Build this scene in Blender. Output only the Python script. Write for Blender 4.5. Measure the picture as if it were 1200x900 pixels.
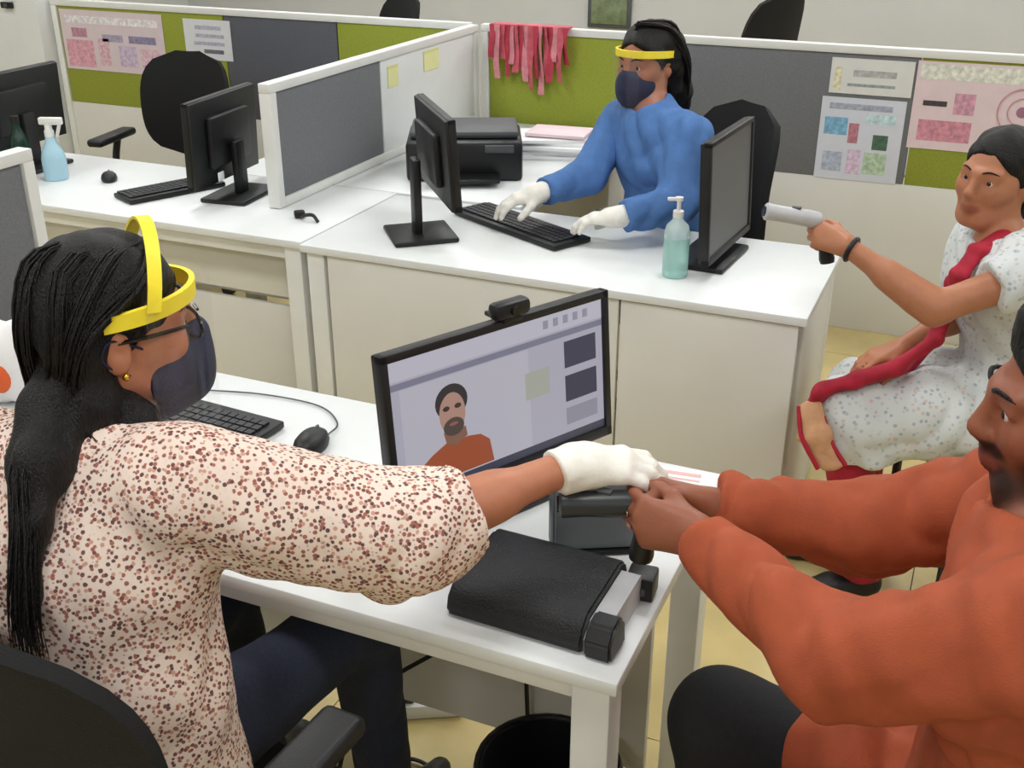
import bpy, bmesh, math, random
import numpy as np
from math import sin, cos, pi, radians, sqrt
from mathutils import Vector, Matrix, Euler

random.seed(7)
scene = bpy.context.scene
COL = scene.collection
for o in list(bpy.data.objects):
    bpy.data.objects.remove(o, do_unlink=True)

# ------------------------------------------------------------------ camera, world, exposure
FPX, PITCH, YAW, CAMH = 1300.0, radians(25.2), radians(23.5), 1.80
cam_fw = Vector((-sin(YAW)*cos(PITCH), cos(YAW)*cos(PITCH), -sin(PITCH)))
cam_rt = Vector((cos(YAW), sin(YAW), 0))
cam_up = cam_rt.cross(cam_fw)
cd = bpy.data.cameras.new('camera'); cd.sensor_fit = 'HORIZONTAL'; cd.sensor_width = 36; cd.lens = FPX/1200*36
cd.clip_start = 0.02
cam = bpy.data.objects.new('camera', cd); COL.objects.link(cam)
m3 = Matrix((cam_rt, cam_up, -cam_fw)).transposed()
cam.matrix_world = Matrix.Translation((0, 0, CAMH)) @ m3.to_4x4()
scene.camera = cam

world = bpy.data.worlds.new('world'); scene.world = world; world.use_nodes = True
world.node_tree.nodes['Background'].inputs[0].default_value = (0.8, 0.85, 0.9, 1)
world.node_tree.nodes['Background'].inputs[1].default_value = 0.4
vs = scene.view_settings
vs.view_transform = 'Standard'; vs.look = 'None'; vs.gamma = 1.0; vs.use_curve_mapping = False
vs.exposure = 0.0
LAMP_WATTS = 11.5

# ------------------------------------------------------------------ materials
def lin(h):
    h = h.lstrip('#'); v = [int(h[i:i+2], 16)/255 for i in (0, 2, 4)]
    return tuple(c/12.92 if c <= 0.04045 else ((c+0.055)/1.055)**2.4 for c in v) + (1,)

MATS = {}
def mat(name, hexc, rough=0.5, noise=0.0, nscale=18, bump=0.0, bscale=120, metal=0.0, spec=0.5, stretch=None, sheen=0.0):
    if name in MATS: return MATS[name]
    m = bpy.data.materials.new(name); m.use_nodes = True; nt = m.node_tree; N = nt.nodes; L = nt.links
    b = N['Principled BSDF']; c = lin(hexc)
    b.inputs['Base Color'].default_value = c; b.inputs['Roughness'].default_value = rough
    b.inputs['Metallic'].default_value = metal; b.inputs['Specular IOR Level'].default_value = spec
    if sheen: b.inputs['Sheen Weight'].default_value = sheen
    tc = N.new('ShaderNodeTexCoord'); mp = N.new('ShaderNodeMapping')
    L.new(tc.outputs['Object'], mp.inputs[0])
    if stretch: mp.inputs['Scale'].default_value = stretch
    nz = N.new('ShaderNodeTexNoise'); nz.inputs['Scale'].default_value = nscale; nz.inputs['Detail'].default_value = 4
    L.new(mp.outputs[0], nz.inputs['Vector'])
    rp = N.new('ShaderNodeValToRGB')
    n = max(noise, 0.02)
    rp.color_ramp.elements[0].position = 0.3; rp.color_ramp.elements[1].position = 0.7
    rp.color_ramp.elements[0].color = tuple(x*(1-n) for x in c[:3]) + (1,)
    rp.color_ramp.elements[1].color = tuple(min(1, x*(1+n)) for x in c[:3]) + (1,)
    L.new(nz.outputs['Fac'], rp.inputs[0]); L.new(rp.outputs[0], b.inputs['Base Color'])
    if bump:
        n2 = N.new('ShaderNodeTexNoise'); n2.inputs['Scale'].default_value = bscale; n2.inputs['Detail'].default_value = 3
        L.new(mp.outputs[0], n2.inputs['Vector'])
        bp = N.new('ShaderNodeBump'); bp.inputs['Strength'].default_value = bump; bp.inputs['Distance'].default_value = 0.004
        L.new(n2.outputs['Fac'], bp.inputs['Height']); L.new(bp.outputs[0], b.inputs['Normal'])
    MATS[name] = m; return m

def emit(name, hexc, s=1.0):
    if name in MATS: return MATS[name]
    m = bpy.data.materials.new(name); m.use_nodes = True; nt = m.node_tree
    b = nt.nodes['Principled BSDF']
    c = lin(hexc); b.inputs['Base Color'].default_value = (0.02, 0.02, 0.02, 1); b.inputs['Roughness'].default_value = 0.35
    b.inputs['Emission Color'].default_value = c; b.inputs['Emission Strength'].default_value = s
    MATS[name] = m; return m

def clear_film(name, tint='#f4f8ff', gloss=0.10, alpha=0.06):
    m = bpy.data.materials.new(name); m.use_nodes = True; nt = m.node_tree; N = nt.nodes; L = nt.links
    for n in list(N): N.remove(n)
    out = N.new('ShaderNodeOutputMaterial'); tr = N.new('ShaderNodeBsdfTransparent'); gl = N.new('ShaderNodeBsdfGlossy')
    df = N.new('ShaderNodeBsdfDiffuse'); df.inputs[0].default_value = lin(tint)
    gl.inputs['Roughness'].default_value = 0.08
    mx = N.new('ShaderNodeMixShader'); mx.inputs[0].default_value = gloss
    m2 = N.new('ShaderNodeMixShader'); m2.inputs[0].default_value = alpha
    L.new(tr.outputs[0], mx.inputs[1]); L.new(gl.outputs[0], mx.inputs[2])
    L.new(mx.outputs[0], m2.inputs[1]); L.new(df.outputs[0], m2.inputs[2]); L.new(m2.outputs[0], out.inputs[0])
    MATS[name] = m; return m

def print_cloth(name, base, cols, scale, dot=0.35, rough=0.85):
    """fabric with a small scattered printed motif"""
    m = bpy.data.materials.new(name); m.use_nodes = True; nt = m.node_tree; N = nt.nodes; L = nt.links
    b = N['Principled BSDF']; b.inputs['Roughness'].default_value = rough; b.inputs['Specular IOR Level'].default_value = 0.2
    tc = N.new('ShaderNodeTexCoord'); wp = N.new('ShaderNodeTexNoise'); wp.inputs['Scale'].default_value = scale*0.8
    L.new(tc.outputs['Object'], wp.inputs['Vector'])
    ad = N.new('ShaderNodeVectorMath'); ad.operation = 'MULTIPLY_ADD'; ad.inputs[1].default_value = (0.35/scale,)*3
    L.new(wp.outputs['Color'], ad.inputs[0]); L.new(tc.outputs['Object'], ad.inputs[2])
    v = N.new('ShaderNodeTexVoronoi'); v.inputs['Scale'].default_value = scale; L.new(ad.outputs[0], v.inputs['Vector'])
    r1 = N.new('ShaderNodeValToRGB'); r1.color_ramp.interpolation = 'LINEAR'
    r1.color_ramp.elements[0].position = dot*0.85; r1.color_ramp.elements[0].color = (1, 1, 1, 1)
    r1.color_ramp.elements[1].position = dot*1.15; r1.color_ramp.elements[1].color = (0, 0, 0, 1)
    L.new(v.outputs['Distance'], r1.inputs[0])
    sp = N.new('ShaderNodeSeparateColor'); L.new(v.outputs['Color'], sp.inputs[0])
    r2 = N.new('ShaderNodeValToRGB'); r2.color_ramp.interpolation = 'CONSTANT'
    while len(r2.color_ramp.elements) < len(cols): r2.color_ramp.elements.new(0.5)
    for i, c in enumerate(cols):
        r2.color_ramp.elements[i].position = i/len(cols); r2.color_ramp.elements[i].color = lin(c)
    L.new(sp.outputs[0], r2.inputs[0])
    mx = N.new('ShaderNodeMix'); mx.data_type = 'RGBA'
    L.new(r1.outputs[0], mx.inputs[0]); mx.inputs[6].default_value = lin(base); L.new(r2.outputs[0], mx.inputs[7])
    L.new(mx.outputs[2], b.inputs['Base Color'])
    MATS[name] = m; return m

def skin_mat(name):
    m = bpy.data.materials.new(name); m.use_nodes = True; nt = m.node_tree; N = nt.nodes; L = nt.links
    b = N['Principled BSDF']; b.inputs['Roughness'].default_value = 0.48; b.inputs['Specular IOR Level'].default_value = 0.4
    a = N.new('ShaderNodeAttribute'); a.attribute_name = 'Col'
    nz = N.new('ShaderNodeTexNoise'); nz.inputs['Scale'].default_value = 45
    tc = N.new('ShaderNodeTexCoord'); L.new(tc.outputs['Object'], nz.inputs['Vector'])
    mr = N.new('ShaderNodeMapRange'); mr.inputs[3].default_value = 0.88; mr.inputs[4].default_value = 1.10
    L.new(nz.outputs['Fac'], mr.inputs[0])
    vm = N.new('ShaderNodeVectorMath'); vm.operation = 'SCALE'
    L.new(a.outputs['Color'], vm.inputs[0]); L.new(mr.outputs[0], vm.inputs['Scale'])
    L.new(vm.outputs[0], b.inputs['Base Color'])
    bp = N.new('ShaderNodeBump'); bp.inputs['Strength'].default_value = 0.15; bp.inputs['Distance'].default_value = 0.002
    n2 = N.new('ShaderNodeTexNoise'); n2.inputs['Scale'].default_value = 260; L.new(tc.outputs['Object'], n2.inputs['Vector'])
    L.new(n2.outputs['Fac'], bp.inputs['Height']); L.new(bp.outputs[0], b.inputs['Normal'])
    MATS[name] = m; return m

WHITE = mat('white_laminate', '#e3e6e6', 0.38, 0.03, 6)
WHITEM = mat('white_powder_coat', '#e2e3e0', 0.45, 0.03, 9)
PANELW = mat('cream_white_panel', '#dcdbd5', 0.5, 0.03, 4)
PGREY = mat('grey_fabric_panel', '#75777b', 0.95, 0.10, 160, 0.5, 500)
PDARK = mat('charcoal_fabric_panel', '#5c5e66', 0.95, 0.10, 160, 0.5, 500)
PGREEN = mat('green_fabric_panel', '#959f3a', 0.95, 0.12, 140, 0.5, 500)
BLACKP = mat('black_plastic', '#0e0f12', 0.45, 0.15, 30, 0.15, 300)
BLACKG = mat('black_gloss', '#101114', 0.22, 0.1, 10)
BLACKF = mat('black_chair_mesh', '#0c0c0e', 0.85, 0.25, 220, 0.6, 420)
DKGREY = mat('dark_grey_plastic', '#4a4d50', 0.5, 0.08, 20, 0.1, 300)
GREYP = mat('light_grey_plastic', '#b9babd', 0.4, 0.05, 20)
KEYM = mat('key_black', '#222328', 0.5, 0.15, 60)
PAPER = mat('paper_white', '#f0f1f2', 0.8, 0.02, 30)
TILE = mat('floor_tile_beige', '#cfbc82', 0.32, 0.09, 7)
GROUT = mat('floor_grout', '#7b7358', 0.9, 0.1, 30)
WALL = mat('wall_paint', '#bfc0c1', 0.8, 0.03, 3, 0.1, 60)
CEIL = mat('ceiling_paint', '#b9b9b8', 0.9, 0.02, 4)
SKIN = skin_mat('skin')
HAIR = mat('black_hair', '#0d0a0a', 0.45, 0.5, 60, 0.9, 160, spec=0.35, stretch=(3, 3, 0.25))
YELLOW = mat('yellow_foam', '#f7e233', 0.6, 0.05, 40)
NAVY = mat('navy_mask_cloth', '#1a1f3e', 0.85, 0.12, 120, 0.3, 400)
GLOVE = mat('white_latex', '#e9e6dd', 0.55, 0.05, 40, 0.3, 90)
DENIM = mat('dark_denim', '#1d2438', 0.85, 0.25, 180, 0.4, 500)
RUST = mat('rust_orange_shirt', '#a14b2b', 0.85, 0.10, 26, 0.25, 480)
TROUS = mat('black_trousers', '#15161a', 0.85, 0.2, 90, 0.3, 400)
BLUE = mat('blue_tunic', '#4a72ab', 0.85, 0.12, 30, 0.3, 350)
RED = mat('crimson_cloth', '#a3142f', 0.8, 0.18, 24, 0.3, 300)
BLOUSE = print_cloth('printed_blouse', '#e8d5c8', ['#a8685a', '#6a4a48', '#c99a88', '#7d4f49', '#e4d2c4', '#9b6358'], 165, 0.47)
KURTA = print_cloth('printed_kurta', '#d0d4d4', ['#b3bcc0', '#c0c6c7', '#d0d4d4', '#a6b0b6', '#cdbab6'], 75, 0.34)
FILM = clear_film('clear_visor', gloss=0.022, alpha=0.006)
EYEW = mat('eye_white', '#cfc5ba', 0.25)
EYEB = mat('eye_brown', '#1c100b', 0.12)

# ------------------------------------------------------------------ mesh helpers
def B(): return bmesh.new()

def box(bm, c, s, rot=None, bev=0.0, seg=2):
    r = bmesh.ops.create_cube(bm, size=1.0); vs_ = r['verts']
    for v in vs_: v.co = Vector((v.co.x*s[0], v.co.y*s[1], v.co.z*s[2]))
    if bev > 0:
        es = list({e for v in vs_ for e in v.link_edges})
        rr = bmesh.ops.bevel(bm, geom=es, offset=bev, segments=seg, profile=0.5, affect='EDGES')
        vs_ = list({v for f in rr['faces'] for v in f.verts} | {v for v in vs_ if v.is_valid})
    M = (rot.to_4x4() if rot is not None else Matrix.Identity(4))
    for v in vs_: v.co = (M @ v.co) + Vector(c)

def tube(bm, pts, r, n=8, cap=True, flat=None):
    pts = [Vector(p) for p in pts]; rs = r if isinstance(r, (list, tuple)) else [r]*len(pts)
    t0 = (pts[1]-pts[0]).normalized()
    ref = Vector((0, 0, 1)) if abs(t0.z) < 0.9 else Vector((1, 0, 0))
    nrm = (ref - t0*ref.dot(t0)).normalized(); rings = []
    for i, p in enumerate(pts):
        t = (pts[min(i+1, len(pts)-1)] - pts[max(i-1, 0)]).normalized()
        nrm = (nrm - t*nrm.dot(t)).normalized(); bn = t.cross(nrm)
        f = flat if flat else 1.0
        rings.append([bm.verts.new(p + (nrm*cos(2*pi*k/n)*f + bn*sin(2*pi*k/n))*rs[i]) for k in range(n)])
    for a, b in zip(rings, rings[1:]):
        for k in range(n): bm.faces.new((a[k], a[(k+1) % n], b[(k+1) % n], b[k]))
    if cap:
        bm.faces.new(list(reversed(rings[0]))); bm.faces.new(rings[-1])

def lathe(bm, prof, n=24, c=(0, 0, 0), sx=1, sy=1):
    rings = [[bm.verts.new((c[0]+r*cos(2*pi*k/n)*sx, c[1]+r*sin(2*pi*k/n)*sy, c[2]+z)) for k in range(n)] for r, z in prof]
    for a, b in zip(rings, rings[1:]):
        for k in range(n): bm.faces.new((a[k], a[(k+1) % n], b[(k+1) % n], b[k]))
    if prof[0][0] > 1e-6: bm.faces.new(list(reversed(rings[0])))
    if prof[-1][0] > 1e-6: bm.faces.new(rings[-1])

def prism(bm, poly, y0, y1, M=None):
    """polygon in local x,z extruded along local y"""
    M = M or Matrix.Identity(4)
    a = [bm.verts.new(M @ Vector((x, y0, z))) for x, z in poly]; b = [bm.verts.new(M @ Vector((x, y1, z))) for x, z in poly]
    n = len(poly); bm.faces.new(a); bm.faces.new(list(reversed(b)))
    for k in range(n): bm.faces.new((a[k], b[k], b[(k+1) % n], a[(k+1) % n]))

def sheet(bm, P, th):
    """P: rows of points; a thick curved sheet"""
    R, C_ = len(P), len(P[0]); P = [[Vector(p) for p in row] for row in P]
    def nr(i, j):
        a = P[min(i+1, R-1)][j]-P[max(i-1, 0)][j]; b = P[i][min(j+1, C_-1)]-P[i][max(j-1, 0)]
        n = a.cross(b); return n.normalized() if n.length > 1e-9 else Vector((0, 0, 1))
    f = [[bm.verts.new(P[i][j]+nr(i, j)*th/2) for j in range(C_)] for i in range(R)]
    g = [[bm.verts.new(P[i][j]-nr(i, j)*th/2) for j in range(C_)] for i in range(R)]
    for i in range(R-1):
        for j in range(C_-1):
            bm.faces.new((f[i][j], f[i+1][j], f[i+1][j+1], f[i][j+1])); bm.faces.new((g[i][j], g[i][j+1], g[i+1][j+1], g[i+1][j]))
    for i in range(R-1):
        bm.faces.new((f[i][0], g[i][0], g[i+1][0], f[i+1][0])); bm.faces.new((f[i][-1], f[i+1][-1], g[i+1][-1], g[i][-1]))
    for j in range(C_-1):
        bm.faces.new((f[0][j], f[0][j+1], g[0][j+1], g[0][j])); bm.faces.new((f[-1][j], g[-1][j], g[-1][j+1], f[-1][j+1]))

def bez(pts, n=24):
    """Catmull-Rom through the points"""
    pts = [Vector(p) for p in pts]; out = []
    q = [pts[0]*2-pts[1]] + pts + [pts[-1]*2-pts[-2]]
    S = len(pts)-1
    for i in range(n+1):
        t = i/n*S; k = min(int(t), S-1); u = t-k; a, b, c, d = q[k:k+4]
        out.append(0.5*((2*b)+(c-a)*u+(2*a-5*b+4*c-d)*u*u+(3*b-a-3*c+d)*u**3))
    return out

def obj(name, src, material, parent=None, loc=None, rot=None, world=False, smooth=True, **props):
    if isinstance(src, bmesh.types.BMesh):
        bmesh.ops.recalc_face_normals(src, faces=src.faces)
        me = bpy.data.meshes.new(name); src.to_mesh(me); src.free()
    else: me = src
    if material is not None and not me.materials: me.materials.append(material)
    if smooth:
        me.polygons.foreach_set('use_smooth', [True]*len(me.polygons))
        if smooth is True: me.set_sharp_from_angle(angle=radians(40))
    o = bpy.data.objects.new(name, me); COL.objects.link(o)
    if parent is not None:
        o.parent = parent
        if world:
            Mi = (Matrix.Translation(parent.location) @ parent.rotation_euler.to_matrix().to_4x4())
            if parent.parent is not None:
                pp = parent.parent
                Mi = (Matrix.Translation(pp.location) @ pp.rotation_euler.to_matrix().to_4x4()) @ Mi
            me.transform(Mi.inverted())
    if loc is not None: o.location = loc
    if rot is not None: o.rotation_euler = rot
    for k, v in props.items(): o[k] = v
    return o

def thing(name, label, category, loc=(0, 0, 0), rotz=0.0, group=None):
    o = bpy.data.objects.new(name, None); COL.objects.link(o); o.empty_display_size = 0.1
    o.location = loc; o.rotation_euler = (0, 0, rotz); o['label'] = label; o['category'] = category
    if group: o['group'] = group
    return o

def dup(root, loc, rotz, label=None, name=None):
    r = root.copy(); COL.objects.link(r); r.location = loc; r.rotation_euler = (0, 0, rotz)
    if label: r['label'] = label
    for ch in [o for o in root.children]:
        c = ch.copy(); COL.objects.link(c); c.parent = r
        for g in ch.children:
            d = g.copy(); COL.objects.link(d); d.parent = c
    return r

def bobj(name, c, s, material, parent=None, rot=None, bev=0.003, **k):
    bm = B(); box(bm, c, s, rot, bev); return obj(name, bm, material, parent, **k)

# ------------------------------------------------------------------ the room
X0, X1, Y0, Y1, ZC = -6.0, 3.0, -2.4, 7.4, 2.75
fl = bobj('floor', ((X0+X1)/2, (Y0+Y1)/2, -0.06), (X1-X0, Y1-Y0, 0.1), GROUT, bev=0, kind='structure')
tm = B(); box(tm, (0, 0, 0), (0.597, 0.597, 0.01), None, 0)
tme = bpy.data.meshes.new('floor_tile'); tm.to_mesh(tme); tm.free(); tme.materials.append(TILE)
for i in range(15):
    for j in range(16):
        t = bpy.data.objects.new('floor_tile', tme); COL.objects.link(t); t.parent = fl
        t.location = (X0+0.3+0.6*i, Y0+0.4+0.6*j, -0.005)
bobj('ceiling', ((X0+X1)/2, (Y0+Y1)/2, ZC+0.05), (X1-X0, Y1-Y0, 0.1), CEIL, bev=0, kind='structure')
bobj('wall_back', ((X0+X1)/2, Y1+0.05, ZC/2), (X1-X0+0.2, 0.1, ZC), WALL, bev=0, kind='structure')
bobj('wall_front', ((X0+X1)/2, Y0-0.05, ZC/2), (X1-X0+0.2, 0.1, ZC), WALL, bev=0, kind='structure')
bobj('wall_left', (X0-0.05, (Y0+Y1)/2, ZC/2), (0.1, Y1-Y0, ZC), WALL, bev=0, kind='structure')
bobj('wall_right', (X1+0.05, (Y0+Y1)/2, ZC/2), (0.1, Y1-Y0, ZC), WALL, bev=0, kind='structure')

def ceiling_light(x, y):
    t = thing('ceiling_light', 'square white ceiling light panel set in the office ceiling', 'ceiling light', (x, y, ZC), 0, 'ceiling light panels')
    bm = B()
    for sx, sy, w, d in ((0, .29, .6, .02), (0, -.29, .6, .02), (.29, 0, .02, .56), (-.29, 0, .02, .56)): box(bm, (sx, sy, -0.0125), (w, d, 0.025))
    obj('frame', bm, WHITEM, t)
    obj('diffuser', (lambda b: (box(b, (0, 0, -0.006), (0.56, 0.56, 0.01)), b)[1])(B()), emit('lamp_diffuser', '#fffefc', 6), t)
    ld = bpy.data.lights.new('panel_light', 'AREA'); ld.shape = 'SQUARE'; ld.size = 0.55; ld.energy = LAMP_WATTS; ld.color = (0.965, 0.985, 1.0)
    l = bpy.data.objects.new('panel_light', ld); COL.objects.link(l); l.parent = t; l.location = (0, 0, -0.03)
for x in (-4.6, -2.6, -0.6, 1.4):
    for y in (-1.0, 1.0, 3.0, 5.0, 6.6):
        ceiling_light(x, y)

# ------------------------------------------------------------------ partitions
def partition(label, x0, x1, y, fabric, lower=True, z0=0.0, ztop=1.16, th=0.045, axis='x', name='office_partition', base=None):
    """screen along x (axis x) or along y (axis y, then x0,x1 are y limits and y is the x position)"""
    t = thing(name, label, 'partition', ((x0+x1)/2, y, z0) if axis == 'x' else (y, (x0+x1)/2, z0), 0 if axis == 'x' else pi/2)
    L_ = x1-x0; h = ztop-z0
    bobj('top_rail', (0, 0, h-0.015), (L_, th, 0.03), WHITEM, t)
    for s in (-1, 1): bobj('post', (s*(L_/2-0.0175), 0, (h-0.03)/2), (0.035, th, h-0.03), WHITEM, t)
    zb = 0.64-z0 if lower else 0.03
    if lower: bobj('lower_panel', (0, 0, zb/2), (L_-0.07, th*0.7, zb), PANELW, t)
    else: bobj('bottom_rail', (0, 0, 0.015), (L_-0.07, th, 0.03), WHITEM, t)
    for a, b, m in fabric:
        a2 = max(a, x0+0.035)-(x0+x1)/2; b2 = min(b, x1-0.035)-(x0+x1)/2
        bobj('screen_panel', ((a2+b2)/2, 0, (zb+h-0.03)/2), (b2-a2-0.006, th*0.62, h-0.03-zb), m, t)
    return t
partition('long office screen with dark grey and green panels behind the black chair', -4.60, -2.2, 4.6,
          [(-4.60, -3.52, PGREEN), (-3.52, -2.88, PDARK), (-2.88, -2.2, PGREEN)])
partition('long office screen with green, grey and papered panels behind the woman in blue', -2.14, 1.1, 4.6,
          [(-2.14, -1.40, PGREEN), (-1.40, -0.30, PGREY), (-0.30, 0.42, PGREEN), (0.42, 1.1, PGREY)])
partition('white framed screen with grey front panel standing on the desks', 2.99, 4.56, -2.165, [(2.99, 3.71, PGREY), (3.71, 4.56, WHITE)], lower=False, z0=0.752, axis='y')
partition('white framed grey screen beside the long-haired woman', -0.2, 2.03, -2.2, [(-0.2, 2.03, PGREY)], axis='y')
# white pillar beyond the left end of the screens
bobj('wall_pillar', (-5.17, 4.75, ZC/2), (1.1, 0.5, ZC), WHITE, bev=0.005, kind='structure')
sw = thing('wall_switch', 'small dark switch box on the white pillar', 'switch', (-4.80, 4.498, 1.13))
bobj('box', (0, -0.012, 0), (0.07, 0.022, 0.03), BLACKP, sw); bobj('rocker', (0, -0.025, 0), (0.025, 0.006, 0.016), DKGREY, sw)

# ------------------------------------------------------------------ desks
def desk(label, x0, x1, y0, y1, front=(), legs=((0, 0), (1, 0), (0, 1), (1, 1)), rails=True, extra=None):
    cx, cy = (x0+x1)/2, (y0+y1)/2; w, d = x1-x0, y1-y0
    t = thing('desk', label, 'desk', (cx, cy, 0))
    bobj('desk_top', (0, 0, 0.7375), (w-0.002, d-0.002, 0.025), WHITE, t, bev=0.004)
    for a, b in legs:
        bobj('leg', ((a-0.5)*(w-0.09), (b-0.5)*(d-0.09), 0.3625), (0.06, 0.06, 0.725), WHITEM, t, bev=0.004)
    if rails:
        for s in (-0.5, 0.5):
            bobj('rail', (0, s*(d-0.09), 0.70), (w-0.155, 0.03, 0.045), WHITEM, t)
            bobj('side_rail', (s*(w-0.09), 0, 0.70), (0.03, d-0.155, 0.045), WHITEM, t)
    for (a, b, y, za, zb) in front:
        bobj('modesty_panel', ((a+b)/2-cx, y-cy, (za+zb)/2), (b-a-0.006, 0.018, zb-za), PANELW, t)
    return t
# the near desk where the iris scan is taken
nd = desk('white desk under the monitor showing a man in orange', -1.88, -0.355, 1.19, 1.84,
          [(-1.80, -1.10, 1.67, 0.13, 0.72), (-1.10, -0.43, 1.67, 0.13, 0.72)])
bd = desk('white desk with closed front panels where the woman in blue works', -1.88, -0.355, 2.70, 3.31,
          [(-1.795, -0.86, 2.722, 0.06, 0.72), (-0.86, -0.375, 2.722, 0.06, 0.72)], legs=((0, 0), (0, 1), (1, 1)), rails=False)
bobj('side_panel', (0.735, 0.02, 0.36), (0.022, 0.50, 0.72), PANELW, bd)
ld_ = desk('white desk with the spray bottle and black monitors', -4.1, -1.885, 2.72, 3.33,
           [(-4.0, -1.97, 2.86, 0.50, 0.66), (-4.0, -1.97, 2.88, 0.05, 0.46)])
bobj('cross_bar', (0, 0.09-0.20, 0.48), (2.06, 0.02, 0.025), WHITEM, ld_)
bobj('cable_box', (0.52, -0.24+0.12, 0.62), (0.17, 0.07, 0.10), DKGREY, ld_, bev=0.02)
desk('white side desk carrying the big black printer', -2.62, -1.42, 3.335, 4.56, rails=True)

# ------------------------------------------------------------------ monitors, keyboards, mice
def facing(yaw):  # local x = right of screen, local -y = screen normal
    return yaw
def monitor(label, center, yaw, tilt=0.05, w=0.48, h=0.28, zdesk=0.75, screen=None, neckback=0.06, base=(0.24, 0.17), name='monitor', basedx=0.0, logo=False):
    cx, cy, cz = center
    t = thing(name, label, 'monitor', (cx, cy, zdesk), yaw)
    R = Matrix.Rotation(-tilt, 3, 'X'); zz = cz-zdesk
    bm = B()
    fw_ = 0.014
    for c, s in (((0, 0, h/2-fw_/2), (w, 0.022, fw_)), ((0, 0, -h/2+fw_*0.7), (w, 0.022, fw_*1.4)), ((w/2-fw_/2, 0, 0), (fw_, 0.022, h)), ((-w/2+fw_/2, 0, 0), (fw_, 0.022, h))):
        box(bm, R @ Vector(c) + Vector((0, 0, zz)), s, R, 0.002)
    obj('bezel', bm, BLACKP, t)
    bm = B(); box(bm, R @ Vector((0, 0.012, 0)) + Vector((0, 0, zz)), (w-0.004, 0.018, h-0.004), R, 0.004)
    box(bm, R @ Vector((0, 0.03, 0)) + Vector((0, 0, zz)), (w*0.6, 0.03, h*0.6), R, 0.012); obj('back_cover', bm, BLACKP, t)
    bm = B(); box(bm, R @ Vector((0, -0.002, fw_*0.2)) + Vector((0, 0, zz)), (w-2*fw_, 0.006, h-2.4*fw_), R, 0)
    scr = obj('screen', bm, screen or mat('screen_off', '#626466', 0.5, 0.06, 3), t)
    bm = B(); box(bm, (basedx, neckback, zz*0.45+0.01), (0.06, 0.025, zz*0.9), None, 0.006); obj('neck', bm, BLACKP, t)
    bm = B(); box(bm, (basedx, neckback-0.01, 0.008), (base[0], base[1], 0.016), None, 0.006); obj('base', bm, BLACKP, t)
    if logo: bobj('sticker', (w*0.25, 0.05, zz-h*0.38), (0.035, 0.004, 0.03), PAPER, t)
    return t, scr, R, zz
def keyboard(label, c, yaw, w=0.44, d=0.15):
    t = thing('keyboard', label, 'keyboard', c, yaw)
    bm = B(); box(bm, (0, 0, 0.009), (w, d, 0.016), None, 0.004); obj('case', bm, BLACKP, t)
    bm0 = B(); box(bm0, (0, 0, 0), (0.0165, 0.0165, 0.006), None, 0.0); km = bpy.data.meshes.new('key'); bm0.to_mesh(km); bm0.free(); km.materials.append(KEYM)
    nx = int((w-0.02)/0.0195)
    for r in range(5):
        for k in range(nx):
            if r == 0 and 4 <= k <= 9: continue
            o = bpy.data.objects.new('key', km); COL.objects.link(o); o.parent = t
            o.location = (-w/2+0.02+k*0.0195, -d/2+0.03+r*0.0215, 0.0195)
    bobj('space_bar', (-w/2+0.02+6.5*0.0195, -d/2+0.03, 0.0195), (0.114, 0.0165, 0.006), KEYM, t, bev=0.001)
    return t
def mouse(label, c, yaw, cable=None, s=1.0):
    t = thing('mouse', label, 'mouse', c, yaw)
    bm = B(); lathe(bm, [(0.0, 0.0), (0.030*s, 0.0), (0.032*s, 0.008*s), (0.029*s, 0.020*s), (0.021*s, 0.029*s), (0.010*s, 0.033*s), (0.0, 0.034*s)], 20, (0, 0, 0.001), 1, 1.65); obj('body', bm, BLACKP, t)
    bm = B(); box(bm, (0, 0.028*s, 0.029*s), (0.006, 0.018, 0.010), None, 0.002); obj('scroll_wheel', bm, DKGREY, t)
    if cable:
        bm = B(); tube(bm, bez(cable, 30), 0.0018, 6); obj('cable', bm, DKGREY, t, world=True)
    return t

SCRBG = emit('screen_lavender', '#a9a7b6', 0.85)
MN, MNscr, RN, zzn = monitor('black monitor showing a portrait of a man in an orange shirt', (-0.69, 1.55, 0.975), radians(62.5), 0.09, 0.48, 0.279, screen=SCRBG, neckback=0.07)
SW_, SH_ = 0.48-0.028, 0.279-0.0336
def on_screen(name, poly, hexc, lift, s=0.85):
    bm = B(); M = Matrix.Translation((0, 0, zzn)) @ RN.to_4x4() @ Matrix.Translation((0, -0.005, 0.0028))
    prism(bm, [((x-0.5)*SW_, (y-0.5)*SH_) for x, y in poly], -lift, -lift+0.0002, M)
    return obj(name, bm, emit('scr_'+hexc, hexc, s), MNscr, smooth=False)
def rect(a, b, c, d): return [(a, b), (c, b), (c, d), (a, d)]
def oval(cx, cy, rx, ry, n=24, a0=0, a1=2*pi): return [(cx+rx*cos(a0+(a1-a0)*k/n), cy+ry*sin(a0+(a1-a0)*k/n)) for k in range(n)]
on_screen('title_bar', rect(0, 0.86, 1, 1), '#b9b7c4', 0.0003)
on_screen('menu_line', rect(0, 0.80, 1, 0.845), '#77778c', 0.0003)
on_screen('photo_area', rect(0.04, 0.06, 0.62, 0.79), '#b3b1bd', 0.0003)
on_screen('window_block', rect(0.80, 0.56, 0.965, 0.76), '#35364e', 0.0003)
on_screen('window_block', rect(0.80, 0.30, 0.965, 0.50), '#33344a', 0.0003)
on_screen('window_block', rect(0.80, 0.12, 0.965, 0.25), '#8c8b9b', 0.0003)
on_screen('window_block', rect(0.60, 0.42, 0.72, 0.62), '#a2a59c', 0.0006)
on_screen('task_bar', rect(0, 0, 1, 0.06), '#3a3b4c', 0.0005)
DX = -0.045
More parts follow.
